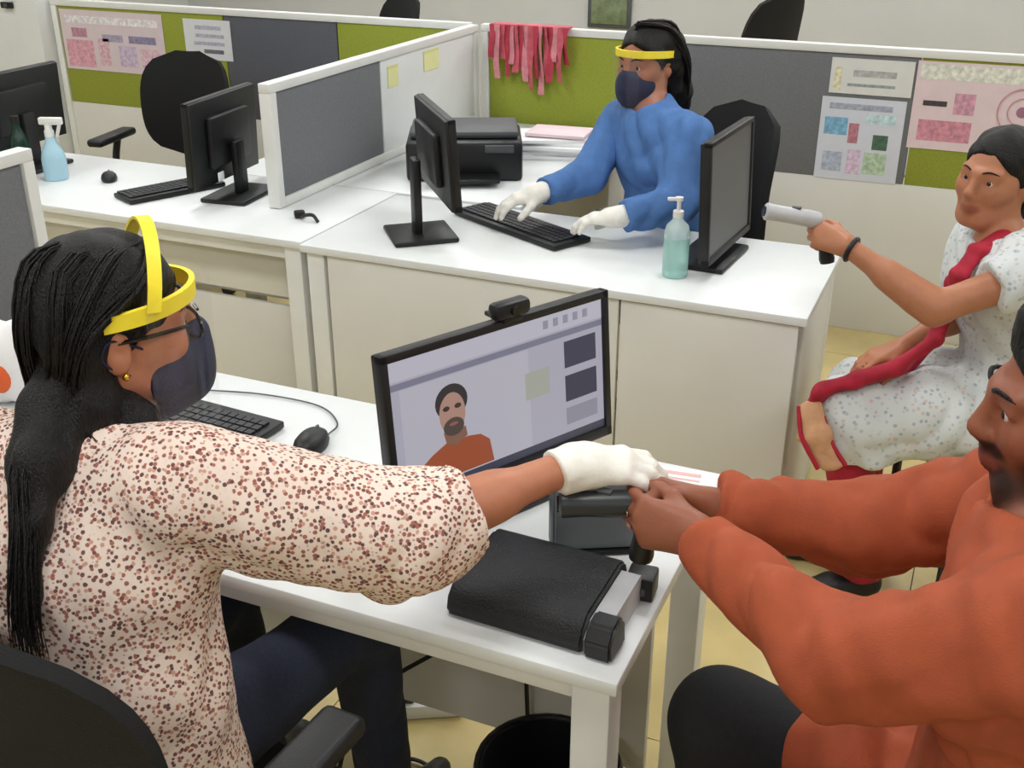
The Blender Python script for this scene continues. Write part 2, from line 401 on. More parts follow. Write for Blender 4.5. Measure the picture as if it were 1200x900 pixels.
def shifted(poly): return [(x+DX, y) for x, y in poly]
on_screen('shirt', shifted([(0.13, 0.07), (0.14, 0.2), (0.20, 0.27), (0.275, 0.33), (0.30, 0.30), (0.36, 0.32), (0.42, 0.30), (0.46, 0.24), (0.475, 0.07)]), '#9a4a2a', 0.0006)
on_screen('neck', shifted([(0.255, 0.40), (0.265, 0.315), (0.31, 0.28), (0.36, 0.33), (0.355, 0.40)]), '#805a4a', 0.0008)
on_screen('hair', oval(0.30+DX, 0.605, 0.072, 0.125), '#25222a', 0.0008)
on_screen('face', oval(0.30+DX, 0.52, 0.058, 0.15), '#a98476', 0.0010)
on_screen('beard', oval(0.302+DX, 0.425, 0.046, 0.065), '#4b3d3a', 0.0012)
on_screen('mouth', oval(0.302+DX, 0.445, 0.02, 0.012), '#8a5a50', 0.0014)
for dx in (-0.026, 0.026):
    on_screen('eye', oval(0.30+DX+dx, 0.565, 0.015, 0.018), '#30262a', 0.0013)
for k in range(5): on_screen('toolbar_icon', rect(0.70+k*0.05, 0.90, 0.725+k*0.05, 0.96), '#8f8ea0', 0.0005)
wc = thing('webcam', 'small black webcam clipped on top of the lit monitor', 'webcam', (-0.69, 1.55, 0.75), radians(62.5))
zt = 0.975-0.75+0.139
bm = B(); box(bm, (0.02, -0.004+0.012, zt+0.018), (0.075, 0.03, 0.030), None, 0.01); obj('body', bm, BLACKP, wc)
bm = B(); box(bm, (0.02, 0.024, zt+0.0005), (0.04, 0.055, 0.008), None, 0.002); obj('clip', bm, BLACKP, wc)
bm = B(); tube(bm, [(0.02, -0.0065, zt+0.018), (0.02, -0.012, zt+0.018)], 0.009, 16); obj('lens', bm, BLACKG, wc)

keyboard('black keyboard on the desk in front of the long-haired woman', (-1.385, 1.60, 0.751), radians(-4), 0.30, 0.15)
mouse('black mouse with a thin cable on the desk behind the printed sleeve', (-1.135, 1.615, 0.751), radians(8),
      [(-1.128, 1.665, 0.757), (-1.14, 1.72, 0.755), (-1.22, 1.775, 0.754), (-1.36, 1.775, 0.754), (-1.5, 1.74, 0.754)])
# back workstation
monitor('black monitor seen edge-on beside the big printer', (-1.53, 2.965, 1.01), radians(130), 0.06, 0.42, 0.27, neckback=0.075, base=(0.20, 0.20))
monitor('monitor with a blank grey screen next to the sanitiser bottle', (-0.665, 3.07, 0.96), radians(86), 0.05, 0.40, 0.34, neckback=0.05, base=(0.26, 0.16))
keyboard('long black keyboard in front of the woman in blue', (-1.33, 3.12, 0.751), radians(-27), 0.50, 0.15)
monitor('black monitor seen from behind next to the white framed screen', (-2.42, 3.075, 0.955), radians(-84), 0.04, 0.42, 0.29, neckback=0.06, logo=True)
monitor('black monitor seen from behind near the spray bottle', (-3.36, 3.09, 0.97), radians(-88), 0.04, 0.45, 0.28, neckback=0.05)
keyboard('black keyboard on the desk between the two monitors seen from behind', (-2.62, 3.02, 0.751), radians(66), 0.36, 0.13)
mouse('small black mouse beside the spray bottle', (-2.93, 3.06, 0.751), radians(40), s=0.9)
cp = thing('cable_end', 'short black cable end on the white desk by the screen post', 'cable', (-2.02, 2.93, 0.751))
bm = B(); tube(bm, bez([(0, 0, 0.006), (0.02, -0.02, 0.018), (0.05, -0.01, 0.02), (0.075, -0.02, 0.004)], 14), 0.006, 8); obj('lead', bm, BLACKP, cp)
bobj('plug', (-0.012, 0.008, 0.012), (0.035, 0.028, 0.022), BLACKP, cp, Matrix.Rotation(0.7, 3, 'Z'), 0.005)

# ------------------------------------------------------------------ printers and small desk things
def printer(label, c, yaw, w, d, h):
    t = thing('printer', label, 'printer', c, yaw)
    bm = B(); box(bm, (0, 0, h*0.42), (w, d, h*0.84), None, 0.015); obj('body', bm, BLACKP, t)
    bm = B(); box(bm, (0, 0.02, h*0.84+h*0.08), (w*0.94, d*0.8, h*0.16), None, 0.012); obj('scanner_lid', bm, DKGREY, t)
    bm = B(); box(bm, (0, -d/2-0.05, h*0.14), (w*0.6, 0.10, 0.012), None, 0.003); obj('paper_tray', bm, BLACKP, t)
    bm = B(); box(bm, (w*0.3, -d/2-0.004, h*0.7), (w*0.25, 0.01, h*0.16), None, 0.003); obj('control_panel', bm, DKGREY, t)
    return t
printer('big black printer on the side desk behind the edge-on monitor', (-1.80, 3.70, 0.751), radians(25), 0.42, 0.32, 0.17)
pp = thing('paper_stack', 'loose stack of white papers beside the big printer', 'papers', (-1.60, 4.10, 0.751), 0.3)
for k in range(6): bobj('sheet', (random.uniform(-.02, .02), random.uniform(-.02, .02), 0.006+0.012*k), (0.30, 0.22, 0.011), PAPER, pp, Matrix.Rotation(random.uniform(-.15, .15), 3, 'Z'), 0)
pk = thing('folder', 'pale pink folder lying on the papers by the green panel', 'folder', (-1.58, 4.11, 0.825), 0.1)
bobj('cover', (0, 0, 0.008), (0.24, 0.17, 0.014), mat('pink_card', '#e6cfd4', 0.7), pk); bobj('tab', (0.07, 0.09, 0.008), (0.06, 0.02, 0.004), mat('pink_card', '#e6cfd4'), pk)

# flat black fingerprint scanner / card printer at the near corner
fs = thing('card_printer', 'black box printer with a grey band at the near desk corner', 'printer', (-0.505, 1.335, 0.751), radians(-2))
bm = B(); prism(bm, [(-0.10, 0.0), (-0.105, 0.012), (-0.10, 0.034), (-0.075, 0.056), (0.06, 0.062), (0.080, 0.054), (0.088, 0.036), (0.09, 0.0)], -0.085, 0.14, Matrix.Rotation(pi/2, 4, 'Z'))
bmesh.ops.bevel(bm, geom=list(bm.edges), offset=0.005, segments=2, affect='EDGES')
obj('body', bm, mat('black_textured', '#131417', 0.5, 0.2, 60, 0.6, 260), fs)
bm = B(); prism(bm, [(-0.098, 0.0), (-0.10, 0.028), (-0.075, 0.048), (0.055, 0.052), (0.07, 0.036), (0.075, 0.0)], -0.118, -0.086, Matrix.Rotation(pi/2, 4, 'Z'))
obj('grey_band', bm, GREYP, fs)
bm = B(); prism(bm, [(-0.105, 0.0), (-0.108, 0.03), (-0.09, 0.052), (-0.06, 0.055), (-0.045, 0.04), (-0.04, 0.0)], -0.130, -0.088, Matrix.Rotation(pi/2, 4, 'Z'))
bmesh.ops.bevel(bm, geom=list(bm.edges), offset=0.004, segments=2, affect='EDGES'); obj('end_cap', bm, BLACKP, fs)
bx_ = thing('adapter_block', 'small black adapter block at the desk edge beside the black printer', 'adapter', (-0.390, 1.41, 0.751), radians(4))
bobj('case', (0, 0, 0.022), (0.045, 0.045, 0.042), BLACKP, bx_, bev=0.004); bobj('socket', (0, -0.024, 0.02), (0.022, 0.006, 0.014), DKGREY, bx_)
gb = thing('reader_box', 'upright dark grey box behind the black printer under the joined hands', 'box', (-0.505, 1.515, 0.751), radians(28))
bobj('case', (0, 0, 0.072), (0.155, 0.05, 0.144), mat('box_grey', '#5b6164', 0.45), gb, bev=0.008); bobj('front_plate', (0, -0.027, 0.075), (0.145, 0.006, 0.13), mat('grey_plate', '#6d7578', 0.4), gb); bobj('foot', (0, 0, 0.004), (0.13, 0.075, 0.008), BLACKP, gb)
ps = thing('paper_sheet', 'white sheet of paper lying at the far desk corner behind the hands', 'paper', (-0.455, 1.735, 0.751), radians(6))
bobj('sheet', (0, 0, 0.0012), (0.19, 0.17, 0.0016), PAPER, ps, bev=0); bobj('printed_line', (-0.01, 0.065, 0.0023), (0.15, 0.012, 0.0004), mat('pink_ink', '#e3b9b5', 0.8), ps, bev=0)
bobj('printed_line', (-0.01, 0.045, 0.0023), (0.15, 0.006, 0.0004), mat('pink_ink', '#e3b9b5', 0.8), ps, bev=0)

# bottles
def sanitiser():
    t = thing('sanitiser_bottle', 'clear teal sanitiser bottle with white pump on the desk', 'bottle', (-0.757, 2.885, 0.751))
    gl = mat('teal_gel', '#c4efe8', 0.15, 0.03, 10); g = gl.node_tree.nodes['Principled BSDF']; g.inputs['Transmission Weight'].default_value = 0.45; g.inputs['IOR'].default_value = 1.25
    bm = B(); lathe(bm, [(0.0, 0), (0.034, 0.0), (0.036, 0.006), (0.036, 0.105), (0.036, 0.112)], 24); obj('gel_fill', bm, gl, t)
    cl = mat('clear_bottle', '#dcefee', 0.12, 0.02); g = cl.node_tree.nodes['Principled BSDF']; g.inputs['Transmission Weight'].default_value = 0.5; g.inputs['IOR'].default_value = 1.2
    bm = B(); lathe(bm, [(0.036, 0.1125), (0.0355, 0.128), (0.030, 0.146), (0.016, 0.160), (0.013, 0.172)], 24); obj('bottle_shoulder', bm, cl, t)
    bm = B(); lathe(bm, [(0.015, 0.168), (0.015, 0.186), (0.006, 0.190), (0.006, 0.212), (0.011, 0.214), (0.011, 0.224), (0.0, 0.226)], 16); box(bm, (-0.014, -0.006, 0.219), (0.034, 0.012, 0.009), Matrix.Rotation(0.4, 3, 'Z'), 0.003); obj('pump', bm, WHITEM, t)
sanitiser()
sb = thing('spray_bottle', 'pale blue spray bottle with white trigger head on the left desk', 'bottle', (-3.12, 3.00, 0.751), radians(20))
bm = B(); lathe(bm, [(0.0, 0), (0.040, 0), (0.043, 0.01), (0.043, 0.075), (0.036, 0.105), (0.020, 0.135), (0.015, 0.16)], 24); obj('bottle', bm, mat('pale_blue_plastic', '#a9cfe0', 0.25, 0.05, 10), sb)
bm = B(); lathe(bm, [(0.017, 0.155), (0.017, 0.175), (0.013, 0.18), (0.013, 0.20)], 16); box(bm, (0.012, 0, 0.21), (0.085, 0.022, 0.026), None, 0.005); obj('spray_head', bm, WHITEM, sb)
bm = B(); box(bm, (0.035, 0, 0.178), (0.010, 0.014, 0.05), Matrix.Rotation(0.35, 3, 'Y'), 0.003); obj('trigger', bm, WHITEM, sb)
dk = thing('desk_bottle', 'dark green bottle standing behind the pale blue spray bottle', 'bottle', (-3.215, 2.945, 0.751))
bm = B(); lathe(bm, [(0, 0), (0.032, 0), (0.034, 0.008), (0.034, 0.13), (0.026, 0.16), (0.014, 0.19), (0.013, 0.21)], 20); obj('bottle', bm, mat('dark_green_glass', '#16332a', 0.2), dk)
bm = B(); lathe(bm, [(0.015, 0.205), (0.015, 0.23), (0, 0.232)], 16); obj('cap', bm, BLACKP, dk)
bg = thing('pouch', 'rounded white pouch with an orange spot behind the long-haired woman', 'pouch', (-1.835, 1.55, 0.751), 0.4)
bm = B(); bmesh.ops.create_uvsphere(bm, u_segments=24, v_segments=16, radius=1.0)
for v in bm.verts: v.co = Vector((v.co.x*0.085, v.co.y*0.06, v.co.z*0.095 + 0.088 + 0.006*sin(9*v.co.x+5*v.co.z)))
for v in bm.verts: v.co.z = max(v.co.z, 0.001)
obj('bag', bm, mat('white_cloth', '#eceaea', 0.7, 0.03, 20, 0.3, 40), bg)
bm = B(); bmesh.ops.create_uvsphere(bm, u_segments=16, v_segments=10, radius=1.0)
for v in bm.verts: v.co = Vector((v.co.x*0.026-0.005, v.co.y*0.008-0.057, v.co.z*0.034+0.075))
obj('orange_spot', bm, mat('orange_print', '#e0622e', 0.7), bg)

# ------------------------------------------------------------------ papers and posters on the screens
def poster(name, label, cat_, x, z, w, h, base, prints, y=4.5835, group=None):
    t = thing(name, label, cat_, (x, y, z))
    bobj('sheet', (0, -0.001, 0), (w, 0.002, h), mat('sheet_'+base, base, 0.75, 0.03, 20), t, bev=0)
    for (a, b, c, d, col) in prints:
        bobj('print', (((a+c)/2-0.5)*w, -0.0025, ((b+d)/2-0.5)*h), ((c-a)*w, 0.001, (d-b)*h), mat('ink_'+col, col, 0.8, 0.25, 60), t, bev=0)
    return t
YP = 4.5835
poster('poster', 'pink printed poster on the screen behind the left monitors', 'poster', -4.22, 0.965, 0.66, 0.30, '#d9c9cf',
       [(0.03, 0.05, 0.30, 0.5, '#d8a0b0'), (0.10, 0.55, 0.25, 0.7, '#b9869c'), (0.35, 0.10, 0.46, 0.55, '#d9b4c0'), (0.40, 0.5, 0.6, 0.62, '#a9a0b8'), (0.55, 0.1, 0.72, 0.45, '#c9b6d0'), (0.66, 0.5, 0.92, 0.62, '#8d86a6'), (0.76, 0.12, 0.95, 0.42, '#dcb9c6'), (0.05, 0.78, 0.95, 0.90, '#e4dfe4')])
poster('notice', 'small white notice with grey lines above the black office chair', 'notice', -3.62, 1.01, 0.28, 0.19, '#dcdde2',
       [(0.25, 0.75, 0.80, 0.85, '#b3b4c6'), (0.25, 0.55, 0.85, 0.64, '#b3b4c6'), (0.20, 0.36, 0.85, 0.45, '#b3b4c6'), (0.40, 0.16, 0.82, 0.26, '#6d6e80')])
poster('notice', 'white notice with a heading, upper of two sheets on the grey panel', 'notice', -0.475, 1.045, 0.31, 0.135, '#dedfdc',
       [(0.28, 0.50, 0.80, 0.68, '#b4b6b6'), (0.22, 0.22, 0.80, 0.30, '#9aa5a6'), (0.05, 0.1, 0.14, 0.75, '#e4dcc0')])
poster('notice', 'picture notice with blue and green blocks, lower of two sheets', 'notice', -0.49, 0.800, 0.32, 0.325, '#d5d9e6',
       [(0.06, 0.55, 0.34, 0.76, '#7fb2d2'), (0.36, 0.46, 0.48, 0.70, '#b87f8a'), (0.66, 0.40, 0.84, 0.58, '#4d6a58'), (0.58, 0.10, 0.85, 0.36, '#b7cdb4'), (0.08, 0.10, 0.32, 0.34, '#b3bcd0'), (0.38, 0.08, 0.54, 0.38, '#d8c2dc'), (0.1, 0.86, 0.85, 0.93, '#a7adbf'), (0.55, 0.7, 0.9, 0.82, '#c3dbe2')])
pt = poster('poster', 'pink poster with circular emblem above the seated girl', 'poster', 0.00, 0.955, 0.62, 0.33, '#e3cfd4',
       [(0.05, 0.10, 0.36, 0.34, '#cf8e9e'), (0.06, 0.50, 0.20, 0.56, '#4a4346'), (0.24, 0.42, 0.36, 0.66, '#d09bb0'), (0.02, 0.80, 0.95, 0.97, '#dfe0d6'), (0.74, 0.1, 0.95, 0.3, '#cf8e9e')])
bm = B()
for r_ in (0.085, 0.05):
    pts = [(0.08+r_*cos(2*pi*k/40), -0.003, 0.0+r_*sin(2*pi*k/40)) for k in range(41)]; tube(bm, pts, 0.006 if r_ > 0.06 else 0.005, 6, flat=0.3)
obj('emblem_ring', bm, mat('ink_#c98a9c', '#c98a9c', 0.8), pt)
bm = B(); tube(bm, [(0.08, -0.002, 0), (0.08, -0.004, 0)], 0.02, 20); obj('emblem_dot', bm, mat('ink_#a0708a', '#a0708a', 0.8), pt)
# sticky notes on the white part of the centre screen
for (yy, zz_, w_, lab) in ((4.12, 1.075, 0.13, 'pale yellow note, larger one on the white screen panel'), (3.80, 1.06, 0.08, 'pale yellow note, smaller one on the white screen panel')):
    s_ = thing('sticky_note', lab, 'note', (-2.1495, yy, zz_)); bobj('sheet', (0.001, 0, 0), (0.002, w_, 0.08), mat('pale_yellow_paper', '#e6e6a8', 0.8), s_, bev=0)
    bobj('adhesive_strip', (0.0022, 0, 0.034), (0.0006, w_, 0.01), mat('pale_yellow_strip', '#dcdc98', 0.8), s_, bev=0)
# red fringe of ribbon hanging over the corner of the green panel
rb = thing('ribbon_garland', 'red and pink ribbon garland hung over the green panel corner', 'garland', (-1.90, 4.56, 1.16))
for k in range(16):
    x = -0.17+0.34*k/15; L_ = 0.14+0.09*sin(k*1.7)**2 + (0.06 if 6 < k < 12 else 0)
    bm = B(); P = []
    for i in range(7):
        u = i/6; P.append([(x-0.014+0.006*sin(u*5+k), -0.012-0.012*sin(u*3+k), 0.008-L_*u), (x+0.014+0.006*sin(u*5+k), -0.018-0.012*sin(u*3+k*1.3), 0.008-L_*u)])
    sheet(bm, P, 0.0015); obj('ribbon', bm, (mat('ribbon_red', '#b8384c', 0.6, 0.2, 30), mat('ribbon_pink', '#d68a94', 0.6, 0.2, 30), mat('ribbon_rose', '#c75a68', 0.6, 0.2, 30))[k % 3], rb)
bm = B(); box(bm, (0, 0.02, 0.006), (0.36, 0.06, 0.008), None, 0.003); obj('ribbon_knot', bm, MATS['ribbon_rose'], rb)

# ------------------------------------------------------------------ chairs
def super_back(w, h, z0, depth, lean, n=3.2, rows=14, cols=12):
    P = []
    for i in range(rows+1):
        y = -0.995+1.99*i/rows; hw = (1-abs(y)**n)**(1/n)*w/2
        row = []
        for j in range(cols+1):
            u = -1+2*j/cols; z = z0+(y+1)/2*h
            row.append((u*hw, -depth*(1-(u*hw/(w/2))**2)-lean*(z-z0)+0.04*sin((y+1)*1.4), z))
        P.append(row)
    return P
def office_chair(label, loc, rotz, arms=True, bw=0.46, bh=0.52, head=False, zb=0.56):
    """faces local +y"""
    t = thing('office_chair', label, 'chair', loc, rotz)
    bm = B(); box(bm, (0, 0, 0.425), (0.47, 0.46, 0.07), None, 0.03, 3); obj('seat', bm, BLACKF, t)
    bm = B(); sheet(bm, super_back(bw, bh, zb, 0.05, 0.10), 0.022); bk = obj('backrest', bm, BLACKF, t, loc=(0, -0.20, 0))
    bm = B(); tube(bm, bez([(0, -0.12, 0.42), (0, -0.28, 0.44), (0, -0.285, 0.6), (0, -0.275, 0.74)], 12), 0.02, 10); obj('back_support', bm, BLACKP, t)
    bm = B(); tube(bm, [(0, 0, 0.10), (0, 0, 0.40)], 0.027, 14); obj('gas_column', bm, BLACKP, t)
    for k in range(5):
        a = 2*pi*k/5+0.3; bm = B(); tube(bm, [(0, 0, 0.10), (0.28*cos(a), 0.28*sin(a), 0.065)], [0.03, 0.017], 8); lg = obj('leg', bm, BLACKP, t)
        bm = B(); tube(bm, [(0.28*cos(a)-0.02*sin(a), 0.28*sin(a)+0.02*cos(a), 0.027), (0.28*cos(a)+0.02*sin(a), 0.28*sin(a)-0.02*cos(a), 0.027)], 0.026, 12); obj('caster', bm, BLACKP, lg)
    if arms:
        for s in (-1, 1):
            bm = B(); tube(bm, bez([(s*0.20, -0.02, 0.43), (s*0.285, -0.02, 0.45), (s*0.30, -0.04, 0.56), (s*0.29, -0.06, 0.655)], 14), 0.016, 8); ar = obj('arm_support', bm, BLACKP, t)
            bm = B(); box(bm, (s*0.29, -0.02, 0.672), (0.075, 0.30, 0.034), None, 0.014, 3); obj('armrest', bm, BLACKP, t)
    return t
def visitor_chair(label, loc, rotz):
    t = thing('visitor_chair', label, 'chair', loc, rotz)
    bm = B(); box(bm, (0, 0, 0.425), (0.44, 0.43, 0.04), None, 0.016, 3); obj('seat', bm, BLACKF, t)
    bm = B(); sheet(bm, super_back(0.42, 0.30, 0.58, 0.03, 0.12), 0.02); obj('backrest', bm, BLACKF, t, loc=(0, -0.185, 0))
    for sx in (-1, 1):
        for sy in (-1, 1):
            bm = B(); tube(bm, [(sx*0.19, sy*0.18, 0.0), (sx*0.19, sy*0.18, 0.41)], 0.012, 10); obj('leg', bm, BLACKP, t)
        bm = B(); tube(bm, bez([(sx*0.19, -0.18, 0.40), (sx*0.19, -0.22, 0.52), (sx*0.16, -0.225, 0.72)], 10), 0.011, 8); obj('back_post', bm, BLACKP, t)
    return t
office_chair('black mesh office chair the long-haired woman sits on', (-1.02, 0.95, 0), radians(-4), True, 0.52, 0.46, zb=0.56)
office_chair('black office chair the woman in blue sits on', (-0.93, 3.50, 0), radians(138), True, 0.46, 0.52)
office_chair('empty black office chair with curved arms behind the left desk', (-3.38, 3.92, 0), radians(190), True, 0.44, 0.46)
office_chair('black office chair far behind the long screens, near the framed picture', (-1.27, 5.75, 0), radians(62), True, 0.42, 0.64, zb=0.6)
office_chair('black office chair far behind the dark grey screen panel', (-3.38, 5.70, 0), radians(150), True, 0.42, 0.56)
visitor_chair('black visitor chair under the man in the orange shirt', (0.22, 1.26, 0), radians(90))
visitor_chair('black visitor chair under the girl with the red scarf', (0.15, 2.84, 0), radians(115))
pf = thing('framed_picture', 'small dark green framed picture on the far wall', 'picture', (-2.50, 7.395, 0.90))
bobj('frame', (0, -0.012, 0), (0.30, 0.022, 0.22), DKGREY, pf); bobj('print', (0, -0.025, 0), (0.25, 0.004, 0.17), mat('green_print', '#6d7a5c', 0.7, 0.3, 20), pf)

# ------------------------------------------------------------------ under the near desk
bn = thing('waste_bin', 'round black waste bin on the floor behind the desk leg', 'bin', (-0.56, 1.455, 0))
bm = B(); lathe(bm, [(0.0, 0.0), (0.095, 0.0), (0.100, 0.01), (0.128, 0.27), (0.135, 0.275), (0.135, 0.285), (0.122, 0.285), (0.096, 0.012), (0.0, 0.01)], 32); obj('bucket', bm, BLACKP, bn)
bm = B(); pts = [(0.133*cos(2*pi*k/32), 0.133*sin(2*pi*k/32), 0.285) for k in range(33)]; tube(bm, pts, 0.006, 8, cap=False); obj('rim', bm, BLACKG, bn)
for pts, lab in (([(-0.90, 1.63, 0.715), (-0.93, 1.60, 0.45), (-1.03, 1.57, 0.20), (-1.05, 1.58, 0.010), (-0.94, 1.62, 0.010), (-0.86, 1.60, 0.010)], 'black cable hanging in a loop down to the floor under the near desk'),
                 ([(-0.68, 1.63, 0.55), (-0.84, 1.62, 0.36), (-1.0, 1.55, 0.22), (-1.06, 1.50, 0.010), (-0.96, 1.46, 0.010)], 'black cable running slantwise from the monitor to the floor under the near desk'),
                 ([(-0.66, 1.64, 0.715), (-0.68, 1.635, 0.4), (-0.68, 1.63, 0.03), (-0.78, 1.60, 0.010)], 'black cable hanging straight down behind the waste bin')):
    bm = B(); tube(bm, bez(pts, 40), 0.005, 6); obj('cable', bm, BLACKP, label=lab, category='cable')
pw = thing('power_strip', 'white power strip with black plugs on the floor under the near desk', 'power strip', (-1.02, 1.76, 0.0), 0.5)
bobj('housing', (0, 0, 0.02), (0.24, 0.055, 0.038), WHITEM, pw, bev=0.006)
for k in range(3): bobj('plug', (-0.08+0.07*k, 0, 0.055), (0.035, 0.035, 0.03), BLACKP, pw, bev=0.005)

# ------------------------------------------------------------------ people: smooth solid modelling on a voxel grid
def V3(p): return np.array(p, dtype=np.float64)
def unit(v): v = V3(v); return v/np.linalg.norm(v)
class Solid:
    def __init__(s): s.ops = []
    def cap(s, a, b, ra, rb=None, k=0.02, lat=None, sq=1.0):
        """tapered capsule a-b; lat/sq widen it along one axis"""
        s.ops.append(('cap', V3(a), V3(b), ra, ra if rb is None else rb, k, None if lat is None else unit(lat), sq)); return s
    def chain(s, pts, rs, k=0.02, lat=None, sq=1.0):
        for i in range(len(pts)-1): s.cap(pts[i], pts[i+1], rs[i], rs[i+1], k, lat, sq)
        return s
    def ell(s, c, fr, rad, k=0.02): s.ops.append(('ell', V3(c), np.array(fr), V3(rad), k)); return s
    def sub(s, c, r, k=0.006): s.ops.append(('sub', V3(c), r, k)); return s
    def cut(s, p, n): s.ops.append(('cut', V3(p), unit(n))); return s       # removes what lies on the side of n
    def bounds(s):
        lo = np.full(3, 1e9); hi = -lo
        for o in s.ops:
            if o[0] == 'cap':
                r = max(o[3], o[4])*max(1, o[7])
                for p in (o[1], o[2]): lo = np.minimum(lo, p-r); hi = np.maximum(hi, p+r)
            elif o[0] == 'ell': r = o[3].max(); lo = np.minimum(lo, o[1]-r); hi = np.maximum(hi, o[1]+r)
        return lo, hi
    def mesh(s, name, h, grow=0.0, fold=0.0, ffreq=30.0, seed=0.0):
        lo, hi = s.bounds(); pad = grow+0.03; lo = lo-pad; hi = hi+pad
        n = np.ceil((hi-lo)/h).astype(int)+1
        D = np.full(n, 0.2, dtype=np.float32)
        ax = [lo[i]+h*np.arange(n[i]) for i in range(3)]
        for o in s.ops:
            if o[0] in ('cap', 'ell', 'sub'):
                if o[0] == 'cap':
                    r = max(o[3], o[4])*max(1, o[7])+grow; bl = np.minimum(o[1], o[2])-r; bh = np.maximum(o[1], o[2])+r; k = o[5]
                elif o[0] == 'ell': r = o[3].max()+grow; bl = o[1]-r; bh = o[1]+r; k = o[4]
                else: r = o[2]; bl = o[1]-r; bh = o[1]+r; k = o[3]
                m = k+0.03
                i0 = np.maximum(0, np.floor((bl-m-lo)/h).astype(int)); i1 = np.minimum(n, np.ceil((bh+m-lo)/h).astype(int)+1)
                sl = tuple(slice(i0[j], i1[j]) for j in range(3))
                X = ax[0][sl[0]][:, None, None]; Y = ax[1][sl[1]][None, :, None]; Z = ax[2][sl[2]][None, None, :]
                if o[0] == 'cap':
                    a, b, ra, rb = o[1:5]; d = b-a; L2 = float(d@d)+1e-12
                    px, py, pz = X-a[0], Y-a[1], Z-a[2]
                    t = np.clip((px*d[0]+py*d[1]+pz*d[2])/L2, 0, 1)
                    qx, qy, qz = px-t*d[0], py-t*d[1], pz-t*d[2]
                    q2 = qx*qx+qy*qy+qz*qz
                    if o[6] is not None:
                        l = qx*o[6][0]+qy*o[6][1]+qz*o[6][2]; q2 = q2-l*l*(1-1/o[7]**2)
                    v = np.sqrt(np.maximum(q2, 0))-(ra+(rb-ra)*t)-grow
                elif o[0] == 'ell':
                    c, fr, rad = o[1:4]; px, py, pz = X-c[0], Y-c[1], Z-c[2]; g = rad+grow
                    ux = (px*fr[0][0]+py*fr[0][1]+pz*fr[0][2])/g[0]; uy = (px*fr[1][0]+py*fr[1][1]+pz*fr[1][2])/g[1]; uz = (px*fr[2][0]+py*fr[2][1]+pz*fr[2][2])/g[2]
                    k0 = np.sqrt(ux*ux+uy*uy+uz*uz); k1 = np.sqrt((ux/g[0])**2+(uy/g[1])**2+(uz/g[2])**2)+1e-9
                    v = k0*(k0-1)/k1
                else:
                    c = o[1]; v = np.sqrt((X-c[0])**2+(Y-c[1])**2+(Z-c[2])**2)-o[2]
                v = v.astype(np.float32); cur = D[sl]
                if o[0] == 'sub':
                    v = -v; hh = np.maximum(k-np.abs(cur-v), 0)/k; D[sl] = np.maximum(cur, v)+hh*hh*k*0.25
                else:
                    hh = np.maximum(k-np.abs(cur-v), 0)/k; D[sl] = np.minimum(cur, v)-hh*hh*k*0.25
            elif o[0] == 'cut':
                X = ax[0][:, None, None]; Y = ax[1][None, :, None]; Z = ax[2][None, None, :]
                p, nn = o[1], o[2]; v = ((X-p[0])*nn[0]+(Y-p[1])*nn[1]+(Z-p[2])*nn[2]).astype(np.float32); D = np.maximum(D, v)
        vt, q = surface_net(D, h, lo)
        if fold:
            me = bpy.data.meshes.new(name); me.from_pydata(vt.tolist(), [], q.tolist())
            nrm = np.empty(len(vt)*3, dtype=np.float32); me.vertex_normals.foreach_get('vector', nrm); nrm = nrm.reshape(-1, 3); bpy.data.meshes.remove(me)
            a = ffreq; x, y, z = (vt-lo).T
            f1 = a*(0.55*x+0.35*z-0.30*y)+1.6*np.sin(a*0.22*(y-z)+seed)+seed
            f2 = a*(0.50*y-0.45*z+0.20*x)+1.9*np.sin(a*0.25*x+2*seed)+1.0
            m1 = 0.5+0.5*np.sin(a*0.33*(x+y-z)+seed*3); m2 = 0.5+0.5*np.sin(a*0.37*(z-x+0.5*y)+seed*5+2)
            w = (2*np.abs(np.sin(f1))-1.1)*m1+(2*np.abs(np.sin(f2))-1.1)*m2
            w += 0.35*np.sin(a*2.1*(0.6*z-0.5*y+0.3*x)+1.5*np.sin(a*0.9*(x+y)))
            vt = vt+nrm*(w*fold)[:, None]
        me = bpy.data.meshes.new(name); me.from_pydata(vt.tolist(), [], q.tolist()); me.update()
        return me, vt

